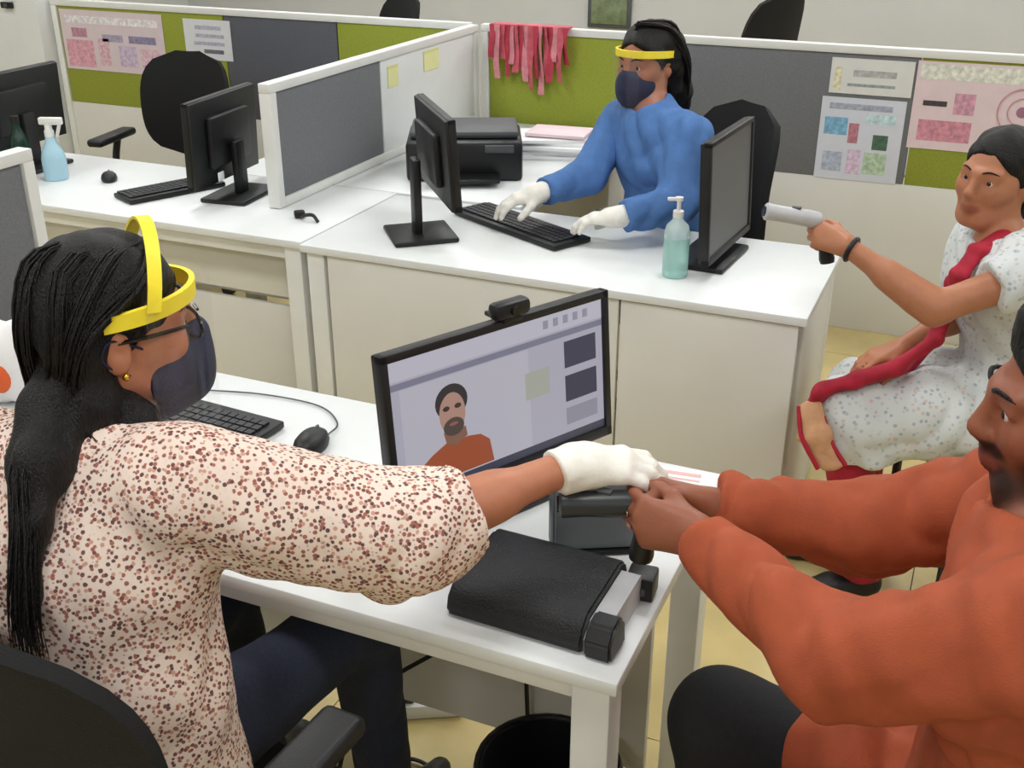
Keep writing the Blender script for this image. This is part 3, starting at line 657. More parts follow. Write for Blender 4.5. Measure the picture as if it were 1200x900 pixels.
def surface_net(D, h, lo):
    ins = D < 0
    S = np.zeros(np.array(D.shape)-1, dtype=np.int8)
    for i in (0, 1):
        for j in (0, 1):
            for k in (0, 1): S += ins[i:ins.shape[0]-1+i, j:ins.shape[1]-1+j, k:ins.shape[2]-1+k]
    act = np.argwhere((S > 0) & (S < 8)); M = len(act)
    cid = np.full(S.shape, -1, dtype=np.int32); cid[tuple(act.T)] = np.arange(M)
    cor = [(i, j, k) for i in (0, 1) for j in (0, 1) for k in (0, 1)]
    val = {c: D[act[:, 0]+c[0], act[:, 1]+c[1], act[:, 2]+c[2]] for c in cor}
    acc = np.zeros((M, 3)); cnt = np.zeros(M)
    for a in cor:
        for axis in range(3):
            if a[axis]: continue
            b = list(a); b[axis] = 1; b = tuple(b); va, vb = val[a], val[b]
            cr = (va < 0) != (vb < 0); t = np.where(cr, va/np.where(cr, va-vb, 1), 0)
            p = np.tile(np.array(a, dtype=float), (M, 1)); p[:, axis] += t
            acc += p*cr[:, None]; cnt += cr
    vt = (act+acc/np.maximum(cnt, 1)[:, None])*h+lo
    quads = []
    for axis in range(3):
        u, w = (axis+1) % 3, (axis+2) % 3
        s0 = [slice(None)]*3; s1 = [slice(None)]*3; s0[axis] = slice(0, -1); s1[axis] = slice(1, None)
        A = ins[tuple(s0)]; Bb = ins[tuple(s1)]
        e = np.argwhere(A != Bb); e = e[(e[:, u] > 0) & (e[:, w] > 0) & (e[:, u] < S.shape[u]) & (e[:, w] < S.shape[w])]
        if not len(e): continue
        def cc(du, dw):
            q = e.copy(); q[:, u] -= du; q[:, w] -= dw; return cid[tuple(q.T)]
        Q = np.stack([cc(1, 1), cc(0, 1), cc(0, 0), cc(1, 0)], 1)
        fl_ = ~A[tuple(e.T)]; Q[fl_] = Q[fl_][:, ::-1]
        quads.append(Q[(Q >= 0).all(1)])
    return vt, np.concatenate(quads)

def frame_of(f, tilt_up=0.0, roll=0.0):
    """rows: right, forward, up"""
    f = unit((f[0], f[1], 0)); r = np.cross(f, (0, 0, 1)); u = V3((0, 0, 1))
    f2 = f*cos(tilt_up)+u*sin(tilt_up); u2 = np.cross(r, f2)
    r3 = r*cos(roll)+u2*sin(roll); u3 = np.cross(r3, f2)
    return np.array([r3, f2, u3])
class Head:
    def __init__(s, o, fr, sc=1.0): s.o = V3(o); s.fr = fr; s.sc = sc
    def p(s, r, f, u): return s.o+s.sc*(r*s.fr[0]+f*s.fr[1]+u*s.fr[2])
    def loc(s, P): return ((P-s.o)@s.fr.T)/s.sc
    def build(s, S):
        c = s.sc; p = s.p
        S.ell(p(0, -0.010, 0.030), s.fr, np.array((0.073, 0.089, 0.083))*c, 0.03)
        S.ell(p(0, 0.028, -0.030), s.fr, np.array((0.058, 0.062, 0.080))*c, 0.03)
        S.cap(p(-0.012, 0.066, -0.096), p(0.012, 0.066, -0.096), 0.017*c, None, 0.03)
        for q in (-1, 1):
            S.cap(p(q*0.054, 0.0, -0.048), p(q*0.022, 0.058, -0.088), 0.018*c, 0.018*c, 0.03)
            S.cap(p(q*0.040, 0.058, -0.022), p(q*0.048, 0.038, -0.012), 0.022*c, 0.02*c, 0.03)
            S.cap(p(q*0.044, 0.070, 0.024), p(q*0.012, 0.086, 0.022), 0.010*c, 0.010*c, 0.016)
            S.sub(p(q*0.032, 0.099, 0.004), 0.0155*c, 0.012)
            S.cap(p(q*0.046, 0.075, 0.0095), p(q*0.017, 0.083, 0.0105), 0.0062*c, 0.0056*c, 0.005); S.cap(p(q*0.045, 0.073, -0.008), p(q*0.018, 0.081, -0.007), 0.0045*c, 0.0042*c, 0.006)
            S.cap(p(q*0.010, 0.096, -0.034), p(q*0.007, 0.100, -0.030), 0.0075*c, None, 0.006)
            S.ell(p(q*0.078, -0.010, -0.008), s.fr, np.array((0.009, 0.018, 0.031))*c, 0.008)
            S.sub(p(q*0.089, -0.006, -0.004), 0.009*c, 0.006)
            S.cap(p(q*0.022, 0.080, -0.061), p(0, 0.090, -0.057), 0.0055*c, 0.0062*c, 0.005)
            S.cap(p(q*0.018, 0.080, -0.069), p(0, 0.088, -0.071), 0.0058*c, 0.0072*c, 0.005)
        S.cap(p(0, 0.086, 0.016), p(0, 0.106, -0.026), 0.0085*c, 0.0115*c, 0.014)
        S.cap(p(0, 0.084, -0.045), p(0, 0.086, -0.060), 0.014*c, 0.014*c, 0.02)
    def eyes(s, parent, brow=HAIR, which=(-1, 1), bt=0.62):
        for q in which:
            bm = B(); bmesh.ops.create_uvsphere(bm, u_segments=16, v_segments=12, radius=0.0122*s.sc)
            for v in bm.verts: v.co = v.co+Vector(s.p(q*0.0315, 0.0725, 0.003))
            e = obj('eye', bm, EYEW, parent, world=True)
            bm = B(); bmesh.ops.create_uvsphere(bm, u_segments=14, v_segments=10, radius=0.0072*s.sc)
            for v in bm.verts: v.co = v.co+Vector(s.p(q*0.0315, 0.0788, 0.003))
            obj('iris', bm, EYEB, parent, world=True)
            bm = B(); tube(bm, bez([s.p(q*0.014, 0.094, 0.024), s.p(q*0.032, 0.091, 0.031), s.p(q*0.052, 0.074, 0.025)], 8), [bt*k for k in (0.002, .0033, .0036, .0036, .0034, .003, .0028, .002, .001)], 6)
            obj('eyebrow', bm, brow, parent, world=True)

FL = ((0.042, 0.025, 0.019), (0.047, 0.029, 0.020), (0.043, 0.027, 0.019), (0.033, 0.020, 0.017))
OFF = (0.028, 0.0095, -0.009, -0.0265); KN = (0.083, 0.087, 0.083, 0.075)
def add_hand(S, w, d, n, side, curl=(0.5, 0.6, 0.4), sc=1.0, spread=0.06, thumb=(0.55, 0.75, 0.35), tin=0.35, gr=0.0):
    """wrist, finger direction, palm normal; right hand side=+1, left hand side=-1. curl: one triple or four of them"""
    w = V3(w); d = unit(d); n = V3(n); n = unit(n-d*(n@d)); l = np.cross(d, n)*side
    cs = curl if isinstance(curl[0], (tuple, list)) else (curl,)*4
    nails = []
    for i in range(4):
        kn = w+sc*(d*KN[i]+l*OFF[i]+n*-0.004*(1 if i in (1, 2) else 0)); S.cap(w+sc*l*OFF[i]*0.55+sc*d*0.004, kn, (0.0155+gr)*sc, (0.0115+gr)*sc, 0.014)
        a = 0; p = kn; r = 0.0095 if i < 3 else 0.0082
        di = unit(d+l*spread*(1.5-i))
        for j in range(3):
            a += cs[i][j]; q = p+sc*FL[i][j]*(di*cos(a)+n*sin(a)); r2 = r-0.0010
            S.cap(p, q, (r+gr)*sc, (r2+gr)*sc, 0.0045); p, r = q, r2
        nails.append((p, unit(di*cos(a)+n*sin(a)), unit(-di*sin(a)+n*cos(a))*-1, l, r*sc))
    S.cap(w+sc*(d*0.02+n*0.006+l*0.014), w+sc*(d*0.05+n*0.010+l*0.022), (0.016+gr)*sc, (0.013+gr)*sc, 0.014)
    p = w+sc*(d*0.022+l*0.020+n*0.008)
    d1 = unit(d*thumb[0]+l*thumb[1]+n*thumb[2]); q = p+d1*0.043*sc; S.cap(p, q, (0.0145+gr)*sc, (0.0115+gr)*sc, 0.010)
    d2 = unit(d*0.9+l*(thumb[1]-tin)+n*(thumb[2]+0.12)); p, q = q, q+d2*0.031*sc; S.cap(p, q, (0.0112+gr)*sc, (0.0102+gr)*sc, 0.006)
    d3 = unit(d*0.95+l*(thumb[1]-tin*1.6)+n*(thumb[2]+0.25)); p, q = q, q+d3*0.024*sc; S.cap(p, q, (0.0102+gr)*sc, (0.0085+gr)*sc, 0.005)
    return nails

def paint_skin(me, base, head=None, marks=()):
    n = len(me.vertices); co = np.empty(n*3); me.vertices.foreach_get('co', co); co = co.reshape(-1, 3)
    c = np.tile(np.array(lin(base)[:3]), (n, 1))
    if head is not None:
        L = head.loc(co)
        for (ctr, rad, col, amt) in marks:
            dd = np.sqrt((((L-np.array(ctr))/np.array(rad))**2).sum(1)); f = np.clip((1.25-dd)/0.4, 0, 1)*amt
            c = c*(1-f[:, None])+np.array(lin(col)[:3])*f[:, None]
    at = me.color_attributes.new('Col', 'FLOAT_COLOR', 'POINT')
    at.data.foreach_set('color', np.concatenate([c, np.ones((n, 1))], 1).astype(np.float32).ravel())

def hair_locks(name, parent, guides, n, r, spread, seed, material=HAIR, steps=18):
    """many tapering strands that follow the guide curves, joined into one hair part"""
    rnd = random.Random(seed); bm = B()
    for _ in range(n):
        g = rnd.choice(guides); off = Vector([rnd.uniform(-1, 1)*spread for _ in range(3)]); e = rnd.uniform(0.85, 1.04)
        pts = [Vector(p)+off*(0.6+0.6*i/(len(g)-1))+Vector([rnd.uniform(-1, 1)*spread*0.25 for _ in range(3)]) for i, p in enumerate(g)]
        c = bez(pts, steps); c = c[:max(4, int(len(c)*min(1, e)))]
        m = len(c)-1; tube(bm, c, [r*(0.5+0.5*min(1, i/3))*(1-0.85*(i/m)**2.5) for i in range(m+1)], 5)
    return obj(name, bm, material, parent, world=True)

def thick_band(bm, H, pts, width, th=0.003):
    """strap through head-local points (r,f,u); width axis given per point"""
    P = [[H.p(*(np.array(p)-np.array(w)*width/2)) for p, w in pts], [H.p(*(np.array(p)+np.array(w)*width/2)) for p, w in pts]]
    sheet(bm, P, th)

def face_shield(parent, H, visor_len=0.20, strap=True, R=0.098):
    pts = []
    for k in range(25):
        a = radians(-100+200*k/24); pts.append(((0.088*sin(a), -0.005+0.108*cos(a), 0.036+0.012*cos(a)), (0, 0, 1)))
    bm = B(); thick_band(bm, H, pts, 0.021, 0.008); obj('headband', bm, YELLOW, parent, world=True)
    if strap:
        pts = []
        for k in range(21):
            a = radians(-88+176*k/20); pts.append(((0.090*sin(a), 0.036+0.016*cos(a), 0.040+0.096*cos(a)), (0, 1, 0)))
        bm = B(); thick_band(bm, H, pts, 0.017, 0.004); obj('crown_strap', bm, YELLOW, parent, world=True)
    P = []
    for i in range(7):
        u = 0.060-visor_len*i/6
        P.append([H.p(0.095*sin(a), 0.004+0.122*cos(a), u) for a in [radians(-80+160*k/20) for k in range(21)]])
    bm = B(); sheet(bm, P, 0.0008); obj('visor', bm, FILM, parent, world=True)

def cloth_mask(parent, H):
    S = Solid(); c = H.sc
    S.ell(H.p(0, 0.048, -0.060), H.fr, np.array((0.068, 0.068, 0.066))*c, 0.01)
    S.cap(H.p(0, 0.100, -0.022), H.p(0, 0.095, -0.07), 0.020*c, 0.024*c, 0.03)
    S.cap(H.p(0, 0.085, -0.090), H.p(0, 0.05, -0.112), 0.028*c, 0.026*c, 0.03)
    S.cut(H.p(0, 0.008, 0), -H.fr[1]*0.9-H.fr[2]*0.25)
    S.cut(H.p(0, 0.09, -0.006), H.fr[2]*0.92-H.fr[1]*0.2)
    me, _ = S.mesh('mask', 0.004, fold=0.0008, ffreq=90)
    mk = obj('face_mask', me, NAVY, parent, world=True, smooth='all')
    for q in (-1, 1):
        bm = B(); tube(bm, bez([H.p(q*0.055, 0.045, -0.03), H.p(q*0.074, 0.015, -0.005), H.p(q*0.086, -0.018, 0.012), H.p(q*0.088, -0.03, -0.012), H.p(q*0.074, 0.0, -0.04), H.p(q*0.055, 0.04, -0.065)], 20), 0.0017, 6)
        obj('ear_loop', bm, NAVY, mk, world=False) if False else obj('ear_loop', bm, NAVY, parent, world=True)

AWAY = V3((-sin(YAW), cos(YAW), 0)); RT = V3((cos(YAW), sin(YAW), 0))
LIPS = (((0, 0.090, -0.064), (0.026, 0.02, 0.012), '#8a4438', 0.7),)

def shoe(parent, heel, toe, material=BLACKP):
    S = Solid(); heel = V3(heel); toe = V3(toe); d = unit(toe-heel)
    S.cap(heel+(0, 0, 0.035), heel+d*0.10+V3((0, 0, 0.032)), 0.035, 0.036, 0.02); S.cap(heel+d*0.10+V3((0, 0, 0.03)), toe+V3((0, 0, 0.022)), 0.036, 0.024, 0.02); S.cap(heel+V3((0, 0, 0.05)), heel+d*0.02+V3((0, 0, 0.08)), 0.032, 0.034, 0.02)
    S.cut((0, 0, 0.002), (0, 0, -1))
    me, _ = S.mesh('shoe', 0.008); return obj('shoe', me, material, parent, world=True, smooth='all')

# ---------------- woman with long hair, printed blouse and face shield (operator at the near desk)
def woman_operator():
    t = thing('person', 'long-haired woman in printed cream blouse, yellow face shield and navy mask', 'person', (-1.07, 0.92, 0))
    H = Head((-1.050, 1.062, 1.232), frame_of(0.88*RT+0.47*AWAY, radians(-2), 0), 1.05)
    lat = (0.986, 0.12, 0)
    rs, re, rw = V3((-0.900, 0.985, 1.055)), V3((-0.64, 1.105, 0.982)), V3((-0.478, 1.318, 1.012))
    ls, le, lw = V3((-1.235, 0.945, 1.035)), V3((-1.33, 1.05, 0.82)), V3((-1.34, 1.28, 0.82))
    hip, waist, chest, upper = V3((-1.07, 0.90, 0.585)), V3((-1.065, 0.905, 0.76)), V3((-1.065, 0.935, 0.94)), V3((-1.063, 0.965, 1.04))
    neckb = V3((-1.06, 0.985, 1.09))
    hR, kR, aR = V3((-0.985, 0.94, 0.575)), V3((-0.90, 1.38, 0.575)), V3((-0.90, 1.44, 0.10))
    hL, kL, aL = V3((-1.155, 0.93, 0.575)), V3((-1.19, 1.36, 0.575)), V3((-1.19, 1.42, 0.10))
    hd = unit((0.85, 0.50, -0.06)); hn = V3((0.05, 0.25, -1))
    def torso(S, g=0):
        S.cap(hip, waist, 0.118+g, 0.095+g, 0.05, lat, 1.30); S.cap(waist, chest, 0.095+g, 0.105+g, 0.05, lat, 1.32); S.cap(chest, upper, 0.105+g, 0.075+g, 0.05, lat, 1.55)
        S.cap(ls, rs, 0.052+g, 0.052+g, 0.05); S.cap(upper, neckb, 0.065+g, 0.05+g, 0.04)
    S = Solid(); torso(S)
    S.chain([rs, re, rw], [0.046, 0.037, 0.0245], 0.03); S.chain([ls, le, lw], [0.046, 0.037, 0.0245], 0.03)
    S.cap(re+(rw-re)*0.25, re+(rw-re)*0.5, 0.038, 0.032, 0.03)
    S.chain([hR, kR, aR], [0.075, 0.05, 0.035], 0.03); S.chain([hL, kL, aL], [0.075, 0.05, 0.035], 0.03)
    S.cap(neckb, H.p(0, -0.018, -0.04), 0.052, 0.050, 0.03)
    H.build(S); add_hand(S, rw, hd, hn, 1, (0.35, 0.45, 0.3), 0.92); add_hand(S, lw, (0.1, 1, -0.1), (0, 0, -1), -1, (0.3, 0.4, 0.3), 0.92)
    me, _ = S.mesh('body', 0.0055); paint_skin(me, '#b8795c', H, LIPS)
    obj('body', me, SKIN, t, world=True, smooth='all'); H.eyes(t)
    # blouse
    S = Solid(); fa = unit(rw-re); cuff = re+fa*0.088
    S.chain([rs, re, rw], [0.082, 0.074, 0.062], 0.03); S.cap(rs+(re-rs)*0.4+V3((0, 0, -0.020)), re+V3((0, 0, -0.014)), 0.068, 0.066, 0.05); S.cut(cuff, fa)
    fl_ = unit(lw-le); S2 = [ls, le, lw]
    S.chain([ls, le, le+fl_*0.10], [0.070, 0.062, 0.050], 0.03)
    torso(S, 0.016)
    S.cap(V3((-1.015, 0.90, 0.60)), waist+V3((0.055, 0, 0)), 0.145, 0.122, 0.05, lat, 1.35); S.cap(waist+V3((0.055, 0, 0)), chest+V3((0.03, 0, 0)), 0.118, 0.122, 0.05, lat, 1.35)
    S.sub(neckb+V3((0.01, 0.03, 0.055)), 0.066, 0.01); S.cut((0, 0, 0.56), (0, 0, -1))
    me, _ = S.mesh('blouse', 0.0065, fold=0.0045, ffreq=46, seed=1.3)
    obj('blouse', me, BLOUSE, t, world=True, smooth='all')
    # yoke seam across the back
    # jeans
    S = Solid(); S.cap(hip+V3((0, 0, -0.03)), hip+V3((0, 0, 0.02)), 0.115, 0.105, 0.04, lat, 1.35)
    S.chain([hR, kR, aR], [0.090, 0.066, 0.052], 0.04); S.chain([hL, kL, aL], [0.090, 0.066, 0.052], 0.04); S.cut((0, 0, 0.09), (0, 0, -1))
    me, _ = S.mesh('jeans', 0.009, fold=0.003, ffreq=30); obj('jeans', me, DENIM, t, world=True, smooth='all')
    shoe(t, aR+V3((0, -0.03, -0.1)), aR+V3((0.03, 0.17, -0.1))); shoe(t, aL+V3((0, -0.03, -0.1)), aL+V3((-0.02, 0.17, -0.1)))
    # glove
    S = Solid(); add_hand(S, rw, hd, hn, 1, (0.35, 0.45, 0.3), 0.92, gr=0.003)
    S.cap(rw-fa*0.035, rw+hd*0.02, 0.033, 0.030, 0.02, np.cross(hd, (0, 0, 1)), 1.15); S.cut(rw-fa*0.03, -fa)
    me, _ = S.mesh('glove', 0.0035, fold=0.0012, ffreq=95); obj('glove', me, GLOVE, t, world=True, smooth='all')
    # hair
    S = Solid(); c = H.sc
    S.ell(H.p(0, -0.012, 0.036), H.fr, np.array((0.082, 0.097, 0.092))*c, 0.03)
    S.cut(H.p(0, 0.098, 0.074), H.fr[1]*0.80-H.fr[2]*0.60)
    S.chain([H.p(0, -0.044, 0.02), H.p(0, -0.050, -0.06), (-1.065, 0.985, 1.12), (-1.045, 0.905, 1.09)], [0.066, 0.050, 0.048, 0.040], 0.04)
    S.chain([H.p(0.056, -0.056, 0.0), H.p(0.058, -0.052, -0.07), (-0.985, 1.015, 1.115)], [0.036, 0.036, 0.030], 0.03)
    S.chain([(-1.062, 0.945, 1.15), (-1.035, 0.888, 1.115), (-1.012, 0.836, 1.06), (-0.998, 0.797, 0.98), (-0.985, 0.775, 0.92)], [0.046, 0.030, 0.019, 0.010, 0.003], 0.03)
    me, _ = S.mesh('hair', 0.006, fold=0.003, ffreq=85); hr = obj('hair', me, HAIR, t, world=True, smooth='all')
    g = [[H.p(0.0, 0.03, 0.106), H.p(0.05, -0.05, 0.10), H.p(0.082, -0.075, 0.02), H.p(0.06, -0.085, -0.07), (-1.035, 0.865, 1.12), (-1.005, 0.822, 1.06), (-0.99, 0.783, 0.97), (-0.98, 0.768, 0.90)],
         [H.p(0.0, 0.04, 0.104), H.p(0.06, -0.01, 0.098), H.p(0.088, -0.060, 0.02), H.p(0.070, -0.072, -0.06), (-1.0, 0.955, 1.11), (-0.975, 0.98, 1.10)],
         [H.p(-0.01, 0.0, 0.110), H.p(0.02, -0.08, 0.10), H.p(0.04, -0.106, 0.02), H.p(0.02, -0.100, -0.07), (-1.05, 0.90, 1.12), (-1.015, 0.835, 1.05)],
         [H.p(0.0, 0.05, 0.10), H.p(0.066, 0.02, 0.075), H.p(0.086, -0.042, 0.03), H.p(0.082, -0.066, -0.03), H.p(0.062, -0.062, -0.09), (-1.0, 0.87, 1.09)]]
    hair_locks('hair_strands', t, g, 620, 0.0020, 0.013, 5)
    face_shield(t, H); cloth_mask(t, H)
    # spectacles
    bm = B()
    for q in (-1, 1):
        tube(bm, bez([H.p(q*0.070, 0.080, 0.012), H.p(q*0.082, 0.03, 0.010), H.p(q*0.082, -0.015, 0.006)], 10), 0.0032, 6)
        tube(bm, [H.p(q*0.036+q*0.028*cos(a), 0.108-0.014*(1-cos(a))*0.5-0.010, 0.004+0.019*sin(a)) for a in [2*pi*k/20 for k in range(21)]], 0.0026, 6, cap=False)
    tube(bm, [H.p(-0.010, 0.106, 0.010), H.p(0.010, 0.106, 0.010)], 0.0024, 6); obj('spectacles', bm, BLACKG, t, world=True)
    bm = B(); bmesh.ops.create_uvsphere(bm, u_segments=10, v_segments=8, radius=0.005)
    for v in bm.verts: v.co = v.co+Vector(H.p(0.084, -0.004, -0.038))
    obj('earring', bm, mat('gold', '#d8a83a', 0.25, metal=1.0), t, world=True)
woman_operator()

# ---------------- man in the orange shirt
def man():
    t = thing('person', 'man in a rust orange shirt holding the scanner with both hands', 'person', (0.20, 1.25, 0))
    H = Head((0.148, 1.325, 1.226), frame_of(-0.96*RT+0.28*AWAY, radians(-6)), 1.06)
    lat = (0.05, 1, 0)
    ls, le, lw = V3((0.15, 1.085, 1.065)), V3((-0.075, 1.125, 0.942)), V3((-0.278, 1.278, 0.966))
    rs, re, rw = V3((0.13, 1.455, 1.035)), V3((-0.07, 1.43, 0.945)), V3((-0.288, 1.395, 0.945))
    hip, waist, chest, upper = V3((0.22, 1.24, 0.56)), V3((0.205, 1.25, 0.75)), V3((0.175, 1.265, 0.94)), V3((0.155, 1.27, 1.03)); neckb = V3((0.155, 1.285, 1.085))
    hR, kR, aR = V3((0.20, 1.34, 0.545)), V3((-0.235, 1.375, 0.575)), V3((-0.20, 1.38, 0.10))
    hL, kL, aL = V3((0.20, 1.15, 0.545)), V3((-0.20, 1.07, 0.575)), V3((-0.16, 1.05, 0.10))
    def torso(S, g=0):
        S.cap(hip, waist, 0.125+g, 0.118+g, 0.05, lat, 1.28); S.cap(waist, chest, 0.118+g, 0.120+g, 0.05, lat, 1.36); S.cap(chest, upper, 0.118+g, 0.085+g, 0.05, lat, 1.6)
        S.cap(ls, rs, 0.058+g, 0.058+g, 0.05); S.cap(upper, neckb, 0.075+g, 0.055+g, 0.04)
    S = Solid(); torso(S)
    S.chain([rs, re, rw], [0.050, 0.042, 0.028], 0.03); S.chain([ls, le, lw], [0.050, 0.042, 0.028], 0.03)
    S.chain([hR, kR, aR], [0.08, 0.055, 0.04], 0.03); S.chain([hL, kL, aL], [0.08, 0.055, 0.04], 0.03)
    S.cap(neckb, H.p(0, -0.015, -0.05), 0.060, 0.058, 0.03); H.build(S)
    nl = add_hand(S, lw, (-1, 0.10, -0.02), (0.10, 0.95, -0.30), -1, ((0.75, 0.95, 0.6), (0.85, 0.95, 0.6), (0.95, 0.95, 0.6), (1.05, 0.95, 0.6)), 0.98, 0.04, (0.75, 0.45, 0.45), 0.35)
    nr = add_hand(S, rw, (-1, -0.16, 0.10), (0.05, -0.95, -0.35), 1, ((0.55, 0.9, 0.6), (0.7, 0.95, 0.6), (0.8, 0.95, 0.6), (0.9, 0.95, 0.6)), 0.98, 0.05, (0.8, 0.5, 0.4), 0.35)
    me, _ = S.mesh('body', 0.0048)
    beard = [((0, 0.066, -0.088), (0.056, 0.056, 0.036), '#120b09', 0.92), ((0.056, 0.016, -0.062), (0.030, 0.050, 0.040), '#170e0b', 0.88), ((-0.056, 0.016, -0.062), (0.030, 0.050, 0.040), '#170e0b', 0.88),
             ((0, 0.090, -0.047), (0.038, 0.026, 0.012), '#0d0807', 0.92), ((0.070, -0.004, -0.01), (0.014, 0.014, 0.05), '#0d0807', 0.9), ((-0.070, -0.004, -0.01), (0.014, 0.014, 0.05), '#0d0807', 0.9)] + list(LIPS)
    paint_skin(me, '#8e543c', H, beard); bd_ = obj('body', me, SKIN, t, world=True, smooth='all'); H.eyes(t, bt=1.0)
    for (p, d, out, l, r) in nl+nr:
        bm = B(); R = Matrix((Vector(l), Vector(d), Vector(out))).transposed()
        box(bm, Vector(p+out*r*0.92+d*r*0.15), (r*1.25, r*1.5, r*0.28), R, r*0.12); obj('fingernail', bm, mat('nail', '#b98a78', 0.3), t, world=True)
    # shirt with long sleeves, open collar and long tail over the lap
    S = Solid()
    f1 = unit(rw-re); f2 = unit(lw-le)
    S.chain([rs, re, rw], [0.076, 0.062, 0.045], 0.03); S.cut(rw-f1*0.012, f1)
    S3 = Solid(); S3.chain([ls, le, lw], [0.072, 0.058, 0.042], 0.03); S3.cap(le+V3((0.01, -0.005, -0.012)), ls+V3((0, -0.005, -0.02)), 0.056, 0.066, 0.04); S3.cut(lw-f2*0.012, f2)
    torso(S, 0.018)
    S.cap((0.22, 1.24, 0.58), (0.20, 1.24, 0.68), 0.155, 0.145, 0.05, lat, 1.3)
    S.cap(hL+V3((0, 0, 0.01)), (-0.08, 1.11, 0.605), 0.115, 0.098, 0.06); S.cap(hR+V3((0, 0, 0.0)), (-0.04, 1.345, 0.59), 0.112, 0.094, 0.06)
    S.sub(neckb+V3((-0.03, 0, 0.055)), 0.070, 0.01); S.cut((0, 0, 0.47), (0, 0, -1))
    # near sleeve joins the same garment
    S4 = Solid(); S4.ops = S3.ops + S.ops[3:]  # one continuous shirt: near sleeve, then body
    S5 = Solid(); S5.ops = S.ops[:3]
    me, _ = S4.mesh('shirt', 0.006, fold=0.0075, ffreq=52, seed=0.4); sh = obj('shirt', me, RUST, t, world=True, smooth='all')
    me, _ = S5.mesh('sleeve', 0.006, fold=0.006, ffreq=62, seed=2.0); obj('sleeve', me, RUST, t, world=True, smooth='all')
    bm = B()
    for s in (-1, 1):
        P = []
        for i in range(9):
            a = radians(20+150*i/8)*s; ct = V3((0.150, 1.288, 1.10)); r = 0.070
            lo_ = ct+V3((-cos(a)*r*1.15, sin(a)*r, 0.0-0.045*max(0, cos(a)))); hi_ = ct+V3((-cos(a)*(r-0.008), sin(a)*(r-0.008), 0.035-0.045*max(0, cos(a))))
            P.append([lo_, hi_])
        sheet(bm, P, 0.004)
    obj('collar', bm, RUST, t, world=True)
    S = Solid(); S.chain([hR, kR, aR], [0.096, 0.078, 0.058], 0.04); S.chain([hL, kL, aL], [0.096, 0.078, 0.058], 0.04); S.cap(hR, hL, 0.10, 0.10, 0.04); S.cut((0, 0, 0.09), (0, 0, -1))
    me, _ = S.mesh('trousers', 0.009, fold=0.002, ffreq=30); obj('trousers', me, TROUS, t, world=True, smooth='all')
    shoe(t, aR+V3((0.03, 0, -0.1)), aR+V3((-0.19, 0.02, -0.1))); shoe(t, aL+V3((0.03, 0, -0.1)), aL+V3((-0.19, -0.03, -0.1)))
    S = Solid(); S.ell(H.p(0, -0.020, 0.040), H.fr, np.array((0.082, 0.103, 0.090))*H.sc, 0.03); S.cap(H.p(0, -0.06, 0.0), H.p(0, -0.062, -0.05), 0.06, 0.045, 0.03)
    S.cap(H.p(0, 0.045, 0.10), H.p(0, 0.0, 0.108), 0.03, 0.035, 0.03)
    S.cut(H.p(0, 0.080, 0.072), H.fr[1]*0.84-H.fr[2]*0.54)
    me, _ = S.mesh('hair', 0.005, fold=0.0014, ffreq=150); obj('hair', me, HAIR, t, world=True, smooth='all')
man()

